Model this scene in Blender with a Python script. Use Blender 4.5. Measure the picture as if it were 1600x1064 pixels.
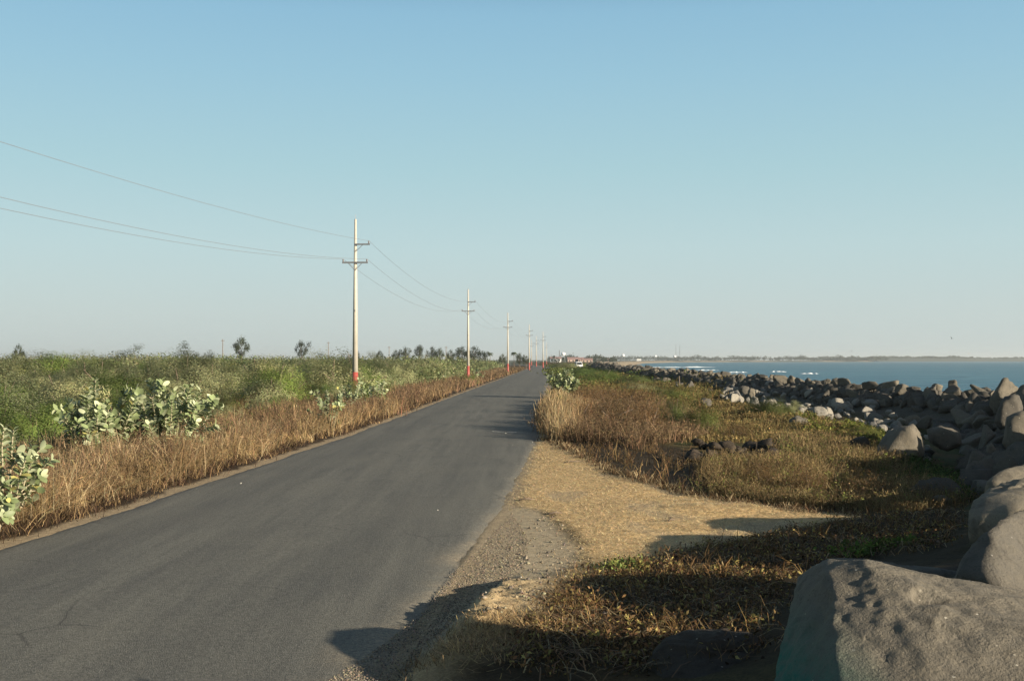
import bpy, bmesh, math, random
import numpy as np
from mathutils import Vector, Matrix, noise

for o in list(bpy.data.objects):
    bpy.data.objects.remove(o)
S = bpy.context.scene
COL = S.collection
R = math.radians

# ------------------------------------------------------------------ camera
CAM_Z = 2.7
PITCH = 1.0
FPX = 1716.0
cam_d = bpy.data.cameras.new('camera')
cam_d.sensor_width = 36.0
cam_d.lens = 36.0 * FPX / 1600
cam_d.clip_start = 0.1
cam_d.clip_end = 60000
cam = bpy.data.objects.new('camera', cam_d)
cam.location = (0, 0, CAM_Z)
cam.rotation_euler = (R(90 + PITCH), 0, 0)
COL.objects.link(cam)
S.camera = cam

# ------------------------------------------------------------------ sky, sun, exposure
SUN_EL = R(13.7)
SUN_AZ = R(124.0)          # clockwise from +Y
SKY_GAIN = 10.0
SKY_STOPS = [(0.0, (0.57, 0.645, 0.635)), (0.04, (0.56, 0.66, 0.66)), (0.10, (0.51, 0.675, 0.70)), (0.17, (0.41, 0.63, 0.69)),
             (0.25, (0.325, 0.565, 0.70)), (0.33, (0.25, 0.49, 0.675))]
w = bpy.data.worlds.new('World')
S.world = w
w.use_nodes = True
nt = w.node_tree
sky = nt.nodes.new('ShaderNodeTexSky')
sky.sky_type = 'NISHITA'
sky.sun_disc = False
sky.sun_elevation = SUN_EL
sky.sun_rotation = SUN_AZ
sky.altitude = 0
sky.air_density = 1.0
sky.dust_density = 1.6
sky.ozone_density = 1.5
bg = nt.nodes['Background']
bg.inputs['Strength'].default_value = 0.05
# sea haze: the lower sky pales towards a grey-green horizon
tc = nt.nodes.new('ShaderNodeTexCoord'); sx = nt.nodes.new('ShaderNodeSeparateXYZ')
nt.links.new(tc.outputs['Generated'], sx.inputs[0])
hz = nt.nodes.new('ShaderNodeValToRGB'); nt.links.new(sx.outputs['Z'], hz.inputs['Fac'])
while len(hz.color_ramp.elements) < 6: hz.color_ramp.elements.new(0.5)
for e, (q, c) in zip(hz.color_ramp.elements, SKY_STOPS): e.position = q; e.color = c + (1,)
sc = nt.nodes.new('ShaderNodeMix'); sc.data_type = 'RGBA'; sc.blend_type = 'MULTIPLY'; sc.inputs[0].default_value = 1.0
nt.links.new(hz.outputs['Color'], sc.inputs[6]); sc.inputs[7].default_value = (SKY_GAIN,) * 3 + (1,)
fa = nt.nodes.new('ShaderNodeValToRGB'); nt.links.new(sx.outputs['Z'], fa.inputs['Fac'])
for e, (q, c) in zip(fa.color_ramp.elements, [(0.30, 0.88), (0.45, 0.0)]): e.position = q; e.color = (c, c, c, 1)
mx = nt.nodes.new('ShaderNodeMix'); mx.data_type = 'RGBA'
nt.links.new(fa.outputs['Color'], mx.inputs[0]); nt.links.new(sky.outputs[0], mx.inputs[6]); nt.links.new(sc.outputs[2], mx.inputs[7])
nt.links.new(mx.outputs[2], bg.inputs['Color'])
TO_SUN = Vector((math.sin(SUN_AZ) * math.cos(SUN_EL), math.cos(SUN_AZ) * math.cos(SUN_EL), math.sin(SUN_EL)))
sun_d = bpy.data.lights.new('sun', 'SUN')
sun_d.energy = 5.0
sun_d.angle = R(0.5)
sun_d.color = (1.0, 0.87, 0.69)
sun = bpy.data.objects.new('sun', sun_d)
sun.rotation_euler = (-TO_SUN).to_track_quat('-Z', 'Y').to_euler()
COL.objects.link(sun)
S.view_settings.view_transform = 'Standard'
S.view_settings.look = 'None'
S.view_settings.gamma = 1.0
S.view_settings.exposure = 1.08
S.render.engine = 'CYCLES'
S.cycles.max_bounces = 6
S.cycles.diffuse_bounces = 2
S.cycles.glossy_bounces = 2
S.cycles.transmission_bounces = 3
S.cycles.transparent_max_bounces = 4
S.cycles.volume_bounces = 0
S.cycles.use_denoising = True

# ------------------------------------------------------------------ helpers
_c, _s = math.cos(R(PITCH)), math.sin(R(PITCH))

def ray(px, py):
    """world direction of a place in the photograph (y component about 1)"""
    u = (px - 800.0) / FPX
    v = (532.0 - py) / FPX
    return np.array([u, _c - v * _s, _s + v * _c])

def at_z(px, py, z=0.0):
    d = ray(px, py)
    t = (z - CAM_Z) / d[2]
    return float(d[0] * t), float(d[1] * t), z

def at_y(px, py, y):
    d = ray(px, py)
    t = y / d[1]
    return float(d[0] * t), y, float(CAM_Z + d[2] * t)

def tag(o, label=None, cat=None, group=None, kind=None):
    if label: o['label'] = label
    if cat: o['category'] = cat
    if group: o['group'] = group
    if kind: o['kind'] = kind
    return o

def empty(name, loc, label, cat, group=None, rz=0.0):
    o = bpy.data.objects.new(name, None)
    o.empty_display_size = 0.3
    o.location = loc
    o.rotation_euler = (0, 0, rz)
    COL.objects.link(o)
    return tag(o, label, cat, group)

def link_mesh(name, me, mat=None, parent=None, loc=None):
    o = bpy.data.objects.new(name, me)
    if mat is not None and len(me.materials) == 0:
        me.materials.append(mat)
    if loc is not None: o.location = loc
    COL.objects.link(o)
    if parent is not None: o.parent = parent
    return o

def np_mesh(name, V, F, smooth=False, fcol=None, vcol=None, vattr=None):
    """mesh from a vertex array and a face array (all faces of one size, or a list of such arrays)"""
    V = np.asarray(V, np.float32)
    Fs = F if isinstance(F, list) else [F]
    Fs = [np.asarray(f, np.int32) for f in Fs if len(f)]
    me = bpy.data.meshes.new(name)
    nl = sum(f.size for f in Fs); nf = sum(len(f) for f in Fs)
    me.vertices.add(len(V)); me.vertices.foreach_set('co', V.ravel())
    me.loops.add(nl); me.loops.foreach_set('vertex_index', np.concatenate([f.ravel() for f in Fs]))
    tot = np.concatenate([np.full(len(f), f.shape[1], np.int32) for f in Fs])
    st = np.concatenate([[0], np.cumsum(tot)[:-1]]).astype(np.int32)
    me.polygons.add(nf); me.polygons.foreach_set('loop_start', st)
    try: me.polygons.foreach_set('loop_total', tot)
    except Exception: pass
    if smooth: me.polygons.foreach_set('use_smooth', np.ones(nf, bool))
    me.update(calc_edges=True)
    me.validate()
    if fcol is not None:
        a = me.attributes.new('lcol', 'FLOAT_COLOR', 'FACE')
        c = np.ones((nf, 4), np.float32); c[:, :3] = fcol
        a.data.foreach_set('color', c.ravel())
    if vcol is not None:
        a = me.attributes.new('gcol', 'FLOAT_COLOR', 'POINT')
        c = np.ones((len(V), 4), np.float32); c[:, :3] = vcol
        a.data.foreach_set('color', c.ravel())
    for k, arr in (vattr or {}).items():
        a = me.attributes.new(k, 'FLOAT', 'POINT')
        a.data.foreach_set('value', np.asarray(arr, np.float32))
    return me

class MB:
    """collects boxes, tubes and prisms into ONE mesh"""
    def __init__(s): s.V = []; s.F = []
    def add(s, V, F):
        k = len(s.V); s.V += [tuple(v) for v in V]; s.F += [tuple(i + k for i in f) for f in F]; return s
    def box(s, x0, x1, y0, y1, z0, z1):
        V = [(x, y, z) for z in (z0, z1) for y in (y0, y1) for x in (x0, x1)]
        return s.add(V, [(0, 2, 3, 1), (4, 5, 7, 6), (0, 1, 5, 4), (2, 6, 7, 3), (0, 4, 6, 2), (1, 3, 7, 5)])
    def tube(s, pts, rad, n=8, cap=True):
        pts = [Vector(p) for p in pts]
        if not hasattr(rad, '__len__'): rad = [rad] * len(pts)
        V = []; F = []
        for i, p in enumerate(pts):
            t = (pts[min(i + 1, len(pts) - 1)] - pts[max(i - 1, 0)]).normalized()
            u = t.cross(Vector((0, 0, 1)) if abs(t.z) < 0.9 else Vector((1, 0, 0))).normalized()
            v = t.cross(u)
            for k in range(n):
                a = 2 * math.pi * k / n
                V.append(p + (u * math.cos(a) + v * math.sin(a)) * rad[i])
        for i in range(len(pts) - 1):
            for k in range(n):
                a, b = i * n + k, i * n + (k + 1) % n
                F.append((a, b, b + n, a + n))
        if cap:
            F.append(tuple(range(n - 1, -1, -1))); F.append(tuple((len(pts) - 1) * n + k for k in range(n)))
        return s.add(V, F)
    def prism(s, poly, y0, y1):
        """outline in x,z extruded along y"""
        n = len(poly)
        V = [(x, y0, z) for x, z in poly] + [(x, y1, z) for x, z in poly]
        F = [tuple(range(n)), tuple(range(2 * n - 1, n - 1, -1))]
        F += [(i, i + n, (i + 1) % n + n, (i + 1) % n) for i in range(n)]
        return s.add(V, F)
    def mesh(s, name, smooth=False):
        me = bpy.data.meshes.new(name); me.from_pydata(s.V, [], s.F)
        bm = bmesh.new(); bm.from_mesh(me)
        bmesh.ops.recalc_face_normals(bm, faces=bm.faces); bm.to_mesh(me); bm.free()
        if smooth: me.polygons.foreach_set('use_smooth', np.ones(len(me.polygons), bool))
        me.update(); return me
    def build(s, name, mat, parent=None, smooth=False, loc=None):
        return link_mesh(name, s.mesh(name, smooth), mat, parent, loc)

# cheap vectorised value noise ------------------------------------------------
def _h(ix, iy, seed):
    n = (ix.astype(np.int64) * 374761393 + iy.astype(np.int64) * 668265263 + seed * 1442695041) & 0xFFFFFFFF
    n = ((n ^ (n >> 13)) * 1274126177) & 0xFFFFFFFF
    return ((n ^ (n >> 16)) & 0xFFFF) / 65535.0

def vnoise(x, y, seed=0):
    ix = np.floor(x); iy = np.floor(y); fx = x - ix; fy = y - iy
    fx = fx * fx * (3 - 2 * fx); fy = fy * fy * (3 - 2 * fy)
    a = _h(ix, iy, seed); b = _h(ix + 1, iy, seed); c = _h(ix, iy + 1, seed); d = _h(ix + 1, iy + 1, seed)
    return (a * (1 - fx) + b * fx) * (1 - fy) + (c * (1 - fx) + d * fx) * fy

def fbm(x, y, seed=0, o=4):
    s = 0; a = 0.5; t = 0
    for i in range(o):
        s = s + a * vnoise(x, y, seed + i * 17); t += a; a *= 0.5; x = x * 2.03 + 5.1; y = y * 2.03 + 1.7
    return s / t

def sstep(a, b, x):
    t = np.clip((x - a) / (b - a), 0, 1); return t * t * (3 - 2 * t)

def sd_poly(x, y, P):
    """signed distance to a closed outline, negative inside"""
    P = np.asarray(P, float); d = np.full(x.shape, 1e9); inside = np.zeros(x.shape, bool)
    for i in range(len(P)):
        ax, ay = P[i]; bx, by = P[(i + 1) % len(P)]
        ex, ey = bx - ax, by - ay
        t = np.clip(((x - ax) * ex + (y - ay) * ey) / (ex * ex + ey * ey + 1e-9), 0, 1)
        d = np.minimum(d, np.hypot(x - ax - t * ex, y - ay - t * ey))
        c = ((ay > y) != (by > y)) & (x < ex * (y - ay) / (ey if abs(ey) > 1e-9 else 1e-9) + ax)
        inside ^= c
    return np.where(inside, -d, d)

# ------------------------------------------------------------------ materials
MATS = {}
def mat(name):
    m = bpy.data.materials.new(name); m.use_nodes = True; MATS[name] = m
    return m, m.node_tree, m.node_tree.nodes['Principled BSDF']

class NB:
    def __init__(s, t): s.t = t
    def n(s, typ, **kw):
        x = s.t.nodes.new('ShaderNode' + typ)
        for k, v in kw.items(): setattr(x, k, v)
        return x
    def l(s, a, b): s.t.links.new(a, b)
    def noise(s, scale, detail=4, rough=0.6, vec=None, dist=0.0):
        x = s.n('TexNoise'); x.inputs['Scale'].default_value = scale; x.inputs['Detail'].default_value = detail
        x.inputs['Roughness'].default_value = rough; x.inputs['Distortion'].default_value = dist
        if vec is not None: s.l(vec, x.inputs['Vector'])
        return x.outputs['Fac']
    def ramp(s, fac, stops):
        x = s.n('ValToRGB'); e = x.color_ramp.elements
        while len(e) < len(stops): e.new(0.5)
        for q, (p, c) in zip(e, stops):
            q.position = p; q.color = (c if hasattr(c, '__len__') else (c, c, c)) + ((1,) if not hasattr(c, '__len__') or len(c) == 3 else ())
        s.l(fac, x.inputs['Fac']); return x.outputs['Color']
    def mix(s, fac, a, b, mode='MIX'):
        x = s.n('Mix', data_type='RGBA', blend_type=mode)
        for sock, v in ((x.inputs[0], fac), (x.inputs[6], a), (x.inputs[7], b)):
            if isinstance(v, (int, float)): sock.default_value = v
            elif isinstance(v, tuple): sock.default_value = v if len(v) == 4 else v + (1,)
            else: s.l(v, sock)
        return x.outputs[2]
    def math(s, op, a, b=None):
        x = s.n('Math', operation=op)
        for i, v in enumerate((a, b)):
            if v is None: continue
            if isinstance(v, (int, float)): x.inputs[i].default_value = v
            else: s.l(v, x.inputs[i])
        return x.outputs[0]
    def bump(s, h, strength, dist=0.05, normal=None):
        x = s.n('Bump'); x.inputs['Strength'].default_value = strength; x.inputs['Distance'].default_value = dist
        s.l(h, x.inputs['Height'])
        if normal is not None: s.l(normal, x.inputs['Normal'])
        return x.outputs['Normal']
    def pos(s): return s.n('NewGeometry').outputs['Position']
    def obj(s): return s.n('TexCoord').outputs['Object']
    def attr(s, name): return s.n('Attribute', attribute_name=name)

def plain(name, col, rough=0.7, var=0.25, scale=8.0, metal=0.0):
    m, t, p = mat(name); b = NB(t)
    n = b.noise(scale, 5, 0.65, b.obj())
    f = b.ramp(n, [(0.3, (1 - var,) * 3), (0.7, (1 + var * 0.6,) * 3)])
    b.l(b.mix(1.0, col, f, 'MULTIPLY'), p.inputs['Base Color'])
    p.inputs['Roughness'].default_value = rough; p.inputs['Metallic'].default_value = metal
    b.l(b.bump(n, 0.2, 0.01), p.inputs['Normal'])
    return m

def leafmat(name, trans=0.38, rough=0.55, spec=0.25, objvar=0.35):
    """leaf colour comes from the leaf itself (face attribute), varied a little from plant to plant"""
    m, t, p = mat(name); b = NB(t)
    c = b.attr('lcol').outputs['Color']
    r = b.n('ObjectInfo').outputs['Random']
    k = b.ramp(r, [(0.0, (1 - objvar, 1 - objvar * 0.9, 1 - objvar)), (1.0, (1 + objvar, 1 + objvar * 0.8, 1 + objvar * 0.5))])
    c = b.mix(1.0, c, k, 'MULTIPLY')
    b.l(c, p.inputs['Base Color'])
    p.inputs['Roughness'].default_value = rough
    p.inputs['Specular IOR Level'].default_value = spec
    tr = b.n('BsdfTranslucent'); b.l(c, tr.inputs['Color'])
    ms = b.n('MixShader'); ms.inputs[0].default_value = trans
    b.l(p.outputs[0], ms.inputs[1]); b.l(tr.outputs[0], ms.inputs[2])
    b.l(ms.outputs[0], t.nodes['Material Output'].inputs['Surface'])
    return m

leaf_m = leafmat('leaf')
blade_m = leafmat('dry_blade', 0.25, 0.7, 0.15, 0.0)
milk_m = leafmat('waxy_leaf', 0.18, 0.5, 0.3, 0.08)
bark_m = plain('bark', (0.16, 0.12, 0.085), 0.9, 0.4, 14)
palestem_m = plain('pale_stem', (0.34, 0.30, 0.20), 0.8, 0.3, 12)

def rockmat(name, base, moss=None):
    m, t, p = mat(name); b = NB(t)
    P = b.obj()
    n1 = b.noise(1.3, 6, 0.65, P, 0.4); n2 = b.noise(9.0, 6, 0.7, P); n3 = b.noise(55.0, 3, 0.7, P)
    c = b.mix(n1, tuple(v * 0.72 for v in base), tuple(v * 1.25 for v in base))
    c = b.mix(b.ramp(n2, [(0.35, 0.0), (0.75, 0.55)]), c, (base[0] * 1.5, base[1] * 1.42, base[2] * 1.25))
    c = b.mix(b.ramp(n3, [(0.25, 0.75), (0.45, 0.0)]), c, tuple(v * 0.35 for v in base))
    vo = b.n('TexVoronoi'); vo.inputs['Scale'].default_value = 9.0; b.l(P, vo.inputs['Vector'])
    vs = b.n('TexVoronoi'); vs.inputs['Scale'].default_value = 13.0; b.l(P, vs.inputs['Vector'])
    sp = b.ramp(vs.outputs['Distance'], [(0.09, 1.0), (0.15, 0.0)])
    sel = b.ramp(vs.outputs['Color'], [(0.72, 0.0), (0.80, 0.8)])
    c = b.mix(b.math('MULTIPLY', sp, sel), c, (0.55, 0.52, 0.44))
    st = b.noise(2.4, 5, 0.75, P, 1.2)
    c = b.mix(b.ramp(st, [(0.54, 0.0), (0.66, 0.65)]), c, tuple(v * 0.5 for v in base))
    c = b.mix(b.ramp(st, [(0.28, 0.5), (0.40, 0.0)]), c, (base[0] * 1.7, base[1] * 1.6, base[2] * 1.35))
    r = b.n('ObjectInfo').outputs['Random']
    c = b.mix(1.0, c, b.ramp(r, [(0, (0.7, 0.7, 0.72)), (1, (1.3, 1.24, 1.14))]), 'MULTIPLY')
    if moss is not None:
        a = b.attr('moss').outputs['Fac']
        c = b.mix(b.math('MULTIPLY', a, b.ramp(n2, [(0.3, 0.35), (0.65, 1.0)])), c, moss)
    b.l(c, p.inputs['Base Color'])
    p.inputs['Roughness'].default_value = 0.9
    p.inputs['Specular IOR Level'].default_value = 0.2
    h = b.math('ADD', b.math('MULTIPLY', n2, 0.5), b.math('MULTIPLY', n3, 0.22))
    pit = b.ramp(vo.outputs['Distance'], [(0.0, 0.0), (0.22, 1.0)])
    h = b.math('ADD', h, b.math('MULTIPLY', pit, 0.12))
    b.l(b.bump(h, 0.8, 0.06), p.inputs['Normal'])
    return m
rock_m = rockmat('rock', (0.108, 0.101, 0.086))
bigrock_m = rockmat('boulder_rock', (0.140, 0.130, 0.108), moss=(0.016, 0.125, 0.092))
darkrock_m = rockmat('dark_rock', (0.05, 0.041, 0.032))  # own colour of the small dark stones; painted shade on the low boulder
cobble_m = rockmat('cobble_rock', (0.20, 0.195, 0.18))

# ================================================================== THE LAND
ROAD_Y = np.array([-400, -60, -20, 0, 10, 20, 38, 52, 96, 165, 250, 386, 450, 520, 700, 1000, 2000, 3000.])
ROAD_X = np.array([-20, -11, -7, -5.3, -4.45, -3.55, -2.45, -1.9, -0.4, 2.3, 5.4, 10.3, 11.6, 9.5, -8, -40, -120, -180.])
ROAD_W = 3.5
def road_x(y): return np.interp(y, ROAD_Y, ROAD_X)

# crest of the sea wall, from behind the camera along the shore
WALL = np.array([(-8, -60), (-2.5, -20), (0.6, -5), (2.2, 2), (3.1, 6), (4.3, 9.3), (7.3, 13.5), (12.0, 20), (17.2, 30), (20.4, 38), (21.2, 46),
                 (20.6, 64), (20.3, 98), (20, 140), (20.6, 215), (24, 300), (30, 420), (46, 600), (76, 900), (135, 1300), (190, 1700), (330, 2300), (560, 2750),
                 (950, 2930), (1010, 3100), (1010, 3600), (1400, 9000), (3000, 40000.)])
def wall_dist(x, y):
    """distance from the crest line, positive towards the sea; and the y where the nearest point lies"""
    best = np.full(x.shape, 1e18); sg = np.zeros(x.shape); yy = np.zeros(x.shape)
    for (ax, ay), (bx, by) in zip(WALL[:-1], WALL[1:]):
        ex, ey = bx - ax, by - ay
        t = np.clip(((x - ax) * ex + (y - ay) * ey) / (ex * ex + ey * ey), 0, 1)
        dx, dy = x - ax - t * ex, y - ay - t * ey
        d = dx * dx + dy * dy; m = d < best
        best = np.where(m, d, best); sg = np.where(m, ey * dx - ex * dy, sg); yy = np.where(m, ay + t * ey, yy)
    return np.sqrt(best) * np.sign(sg), yy

def gpoly(px): return np.array([at_z(a, b)[:2] for a, b in px])
STRAW = gpoly([(845, 684), (866, 690), (900, 708), (960, 739), (1040, 759), (1130, 778), (1230, 795), (1345, 806), (1330, 813), (1240, 824), (1170, 837),
               (1080, 857), (1000, 874), (930, 892), (905, 892), (912, 860), (895, 833), (852, 800), (808, 786), (816, 755), (832, 715)])
DIRT = gpoly([(808, 786), (852, 800), (895, 833), (915, 862), (905, 895), (880, 940), (850, 985), (770, 995), (690, 1000), (560, 1064), (400, 1090), (500, 1100), (640, 1090), (600, 1050), (720, 930), (760, 850), (795, 800)])
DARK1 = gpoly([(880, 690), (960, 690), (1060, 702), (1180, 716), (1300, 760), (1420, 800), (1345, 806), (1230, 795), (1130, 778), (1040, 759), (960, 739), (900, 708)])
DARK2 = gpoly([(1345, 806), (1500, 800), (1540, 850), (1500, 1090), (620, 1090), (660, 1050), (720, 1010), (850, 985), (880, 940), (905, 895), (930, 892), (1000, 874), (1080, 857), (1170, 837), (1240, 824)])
BERM = np.array([at_z(834, 890)[:2], at_z(775, 930)[:2], at_z(716, 985)[:2], at_z(640, 1045)[:2], (-1.6, 8.2), (-2.3, 6.0)])

def seg_dist(x, y, P):
    best = np.full(x.shape, 1e18); tt = np.zeros(x.shape)
    for i in range(len(P) - 1):
        (ax, ay), (bx, by) = P[i], P[i + 1]
        ex, ey = bx - ax, by - ay
        t = np.clip(((x - ax) * ex + (y - ay) * ey) / (ex * ex + ey * ey), 0, 1)
        d = np.hypot(x - ax - t * ex, y - ay - t * ey); m = d < best
        best = np.where(m, d, best); tt = np.where(m, i + t, tt)
    return best, tt

def land_z(x, y):
    x = np.asarray(x, float); y = np.asarray(y, float)
    r = x - road_x(y)
    s, wy = wall_dist(x, y)
    far = sstep(300, 900, np.hypot(x, y))
    z = np.zeros(x.shape)
    n = (fbm(x * 0.35, y * 0.35, 3) - 0.5); n2 = fbm(x * 2.2, y * 2.2, 9, 3) - 0.5
    # left verge drops off the road
    z = z - 0.45 * sstep(4.0, 7.0, -r) + (n * 0.5) * sstep(3.7, 8, -r)
    # right: small hummocks, a hollow before the wall
    rr = sstep(4.6, 8.0, r)
    z = z + rr * (n * 0.34 + n2 * 0.07)
    near = 1 - sstep(330, 480, wy)
    z = z - 0.45 * np.exp(-((s + 4.5) / 2.2) ** 2) * near * sstep(14, 28, wy) * (1 - 0.8 * sstep(38, 50, wy))
    # the berm of dirt by the road's edge
    bo = np.argsort(BERM[:, 1]); xb = np.interp(y, BERM[bo, 1], BERM[bo, 0]) + 0.16 * (fbm(y * 1.6, y * 0 + 4, 66, 3) - 0.5)
    u = x - xb
    k = sstep(14.2, 11.8, y) * sstep(3.0, 6.0, y) * (0.75 + 0.5 * vnoise(y * 1.3, y * 0, 4))
    z = z + 0.20 * k * sstep(-0.16, 0.10, u) * np.exp(-(np.maximum(u, 0) / 1.3) ** 2)
    rough = (fbm(x * 9.0, y * 9.0, 61, 3) - 0.5) * 0.09 + (fbm(x * 2.6, y * 2.6, 62, 3) - 0.5) * 0.10
    z = z + rough * np.exp(-(np.abs(u) / 0.8) ** 2) * sstep(3.45, 3.9, r) * k
    # core of the sea wall
    hw = 2.0 - 0.6 * sstep(40, 52, wy)
    hump = np.where(s < 0, np.exp(-(s / hw) ** 2), np.exp(-(s / 3.0) ** 2))
    z = z + hump * (0.72 + 0.40 * sstep(16, 22, wy) * (1 - sstep(40, 52, wy))) * near
    # down to the sea
    z = z - sstep(1.0, 14.0, s) * 4.2 * near - sstep(-12, 30, s) * (1 - near) * 9.0
    # the land beyond the bay lies a little above the water
    z = z * (1 - 0.5 * far) - 0.75 * far * (s < -20)
    # keep the ground just below the asphalt
    road = 1 - sstep(ROAD_W - 0.05, ROAD_W + 0.6, np.abs(r))
    bed = -0.07 + 0.062 * sstep(ROAD_W - 0.45, ROAD_W - 0.1, np.abs(r))
    z = np.where(y > -380, z * (1 - road) + bed * road, z)
    return z

# polar sheet round the camera: fine where the picture looks, out to the horizon
def polar_sheet():
    rad = [2.0]
    while rad[-1] < 60: rad.append(rad[-1] * 1.0075 + 0.01)
    while rad[-1] < 600: rad.append(rad[-1] * 1.018)
    while rad[-1] < 26000: rad.append(rad[-1] * 1.05)
    rad = np.array(rad)
    ang = np.concatenate([np.arange(-30, 32, 0.17), np.arange(32, 330, 4.0)])
    A, Rr = np.meshgrid(np.radians(ang), rad)
    x = Rr * np.sin(A); y = Rr * np.cos(A)
    na, nr = len(ang), len(rad)
    i, j = np.meshgrid(np.arange(nr - 1), np.arange(na), indexing='ij')
    j2 = (j + 1) % na
    F = np.stack([i * na + j, i * na + j2, (i + 1) * na + j2, (i + 1) * na + j], -1).reshape(-1, 4)
    F = F[:, ::-1]
    return x.ravel(), y.ravel(), F, na
gx, gy, gF, na = polar_sheet()
gx = np.append(gx, 0.0); gy = np.append(gy, 0.0)
gF3 = np.array([[len(gx) - 1, (j + 1) % na, j] for j in range(na)])
gz = land_z(gx, gy)

def ground_colour(x, y):
    C = np.zeros((len(x), 3))
    def put(c, k):
        k = np.clip(k, 0, 1)[:, None]; C[:] = C * (1 - k) + np.asarray(c) * k
    r = x - road_x(y); s, wy = wall_dist(x, y)
    n1 = fbm(x * 0.25, y * 0.25, 21); n2 = fbm(x * 1.4, y * 1.4, 33); n3 = fbm(x * 6, y * 6, 41, 3)
    D = np.hypot(x, y)
    C[:] = (0.075, 0.062, 0.030)
    put((0.050, 0.058, 0.020), sstep(0.45, 0.6, n1))
    put((0.13, 0.085, 0.040), sstep(0.55, 0.72, n2) * 0.8)
    # verge by the left edge
    put((0.12, 0.085, 0.045), sstep(-8, -6.5, r) * (r < 0))
    put((0.050, 0.036, 0.024), sstep(-4.7, -4.2, r + 0.8 * (n2 - 0.5)) * (r < 0))
    put((0.31, 0.25, 0.17), sstep(-3.80, -3.66, r + 0.35 * (n2 - 0.5)) * (r < 0))
    put((0.33, 0.27, 0.185), (1 - sstep(3.9, 4.4, r + 0.7 * (n2 - 0.5))) * (r > 0) * (y > 4))
    wob = (n2 - 0.5) * 0.9 + (n3 - 0.5) * 0.35
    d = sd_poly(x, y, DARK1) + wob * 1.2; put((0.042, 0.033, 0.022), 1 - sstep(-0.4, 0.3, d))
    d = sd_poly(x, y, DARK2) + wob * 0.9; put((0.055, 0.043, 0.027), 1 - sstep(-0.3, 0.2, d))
    d = sd_poly(x, y, DIRT) + wob * 0.5; put((0.37, 0.315, 0.225), 1 - sstep(-0.25, 0.15, d))
    d = sd_poly(x, y, STRAW) + wob * 0.55
    k = 1 - sstep(-0.25, 0.1, d)
    put((0.68, 0.52, 0.29), k)
    bo = np.argsort(BERM[:, 1]); u = x - np.interp(y, BERM[bo, 1], BERM[bo, 0])
    put((0.50, 0.385, 0.225), sstep(-0.05, 0.15, u) * sstep(0.9, 0.4, u + 0.5 * (n2 - 0.5)) * sstep(13.8, 12.5, y) * sstep(8.0, 9.5, y) * 0.85)
    bare = sstep(0.56, 0.66, fbm(x * 0.9 + 3, y * 0.5, 77)) * 0.75
    put((0.36, 0.29, 0.20), k * bare)
    # wall core and the rubble at its foot
    near = 1 - sstep(400, 500, wy)
    put((0.10, 0.092, 0.078), sstep(-3.8, -1.6, s + 1.5 * (n2 - 0.5)) * near * sstep(16, 26, wy))
    put((0.06, 0.05, 0.04), sstep(-1.6, -0.8, s) * near * (wy < 20))
    # beach
    b = sstep(-34, -14, s) * (1 - near); put((0.36, 0.29, 0.20), b)
    put((0.055, 0.06, 0.032), sstep(400, 1200, D) * (s < -60))
    put((0.07, 0.065, 0.055), sstep(3.0, 8, s) * near)
    return C

m, t, p = mat('ground'); b = NB(t)
P = b.pos(); g = b.attr('gcol').outputs['Color']
n1 = b.noise(6.0, 6, 0.7, P); n2 = b.noise(38.0, 4, 0.7, P); n3 = b.noise(140.0, 2, 0.6, P)
c = b.mix(1.0, g, b.ramp(n1, [(0.3, (0.72, 0.70, 0.68)), (0.7, (1.25, 1.22, 1.15))]), 'MULTIPLY')
c = b.mix(1.0, c, b.ramp(n2, [(0.3, (0.62, 0.60, 0.58)), (0.7, (1.35, 1.35, 1.32))]), 'MULTIPLY')
b.l(c, p.inputs['Base Color']); p.inputs['Roughness'].default_value = 0.95; p.inputs['Specular IOR Level'].default_value = 0.1
h = b.math('ADD', b.math('MULTIPLY', n1, 0.6), b.math('ADD', b.math('MULTIPLY', n2, 0.35), b.math('MULTIPLY', n3, 0.12)))
b.l(b.bump(h, 0.55, 0.08), p.inputs['Normal'])
ground_m = m
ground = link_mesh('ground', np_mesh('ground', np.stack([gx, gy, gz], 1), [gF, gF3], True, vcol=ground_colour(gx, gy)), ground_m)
tag(ground, kind='structure')

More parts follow.
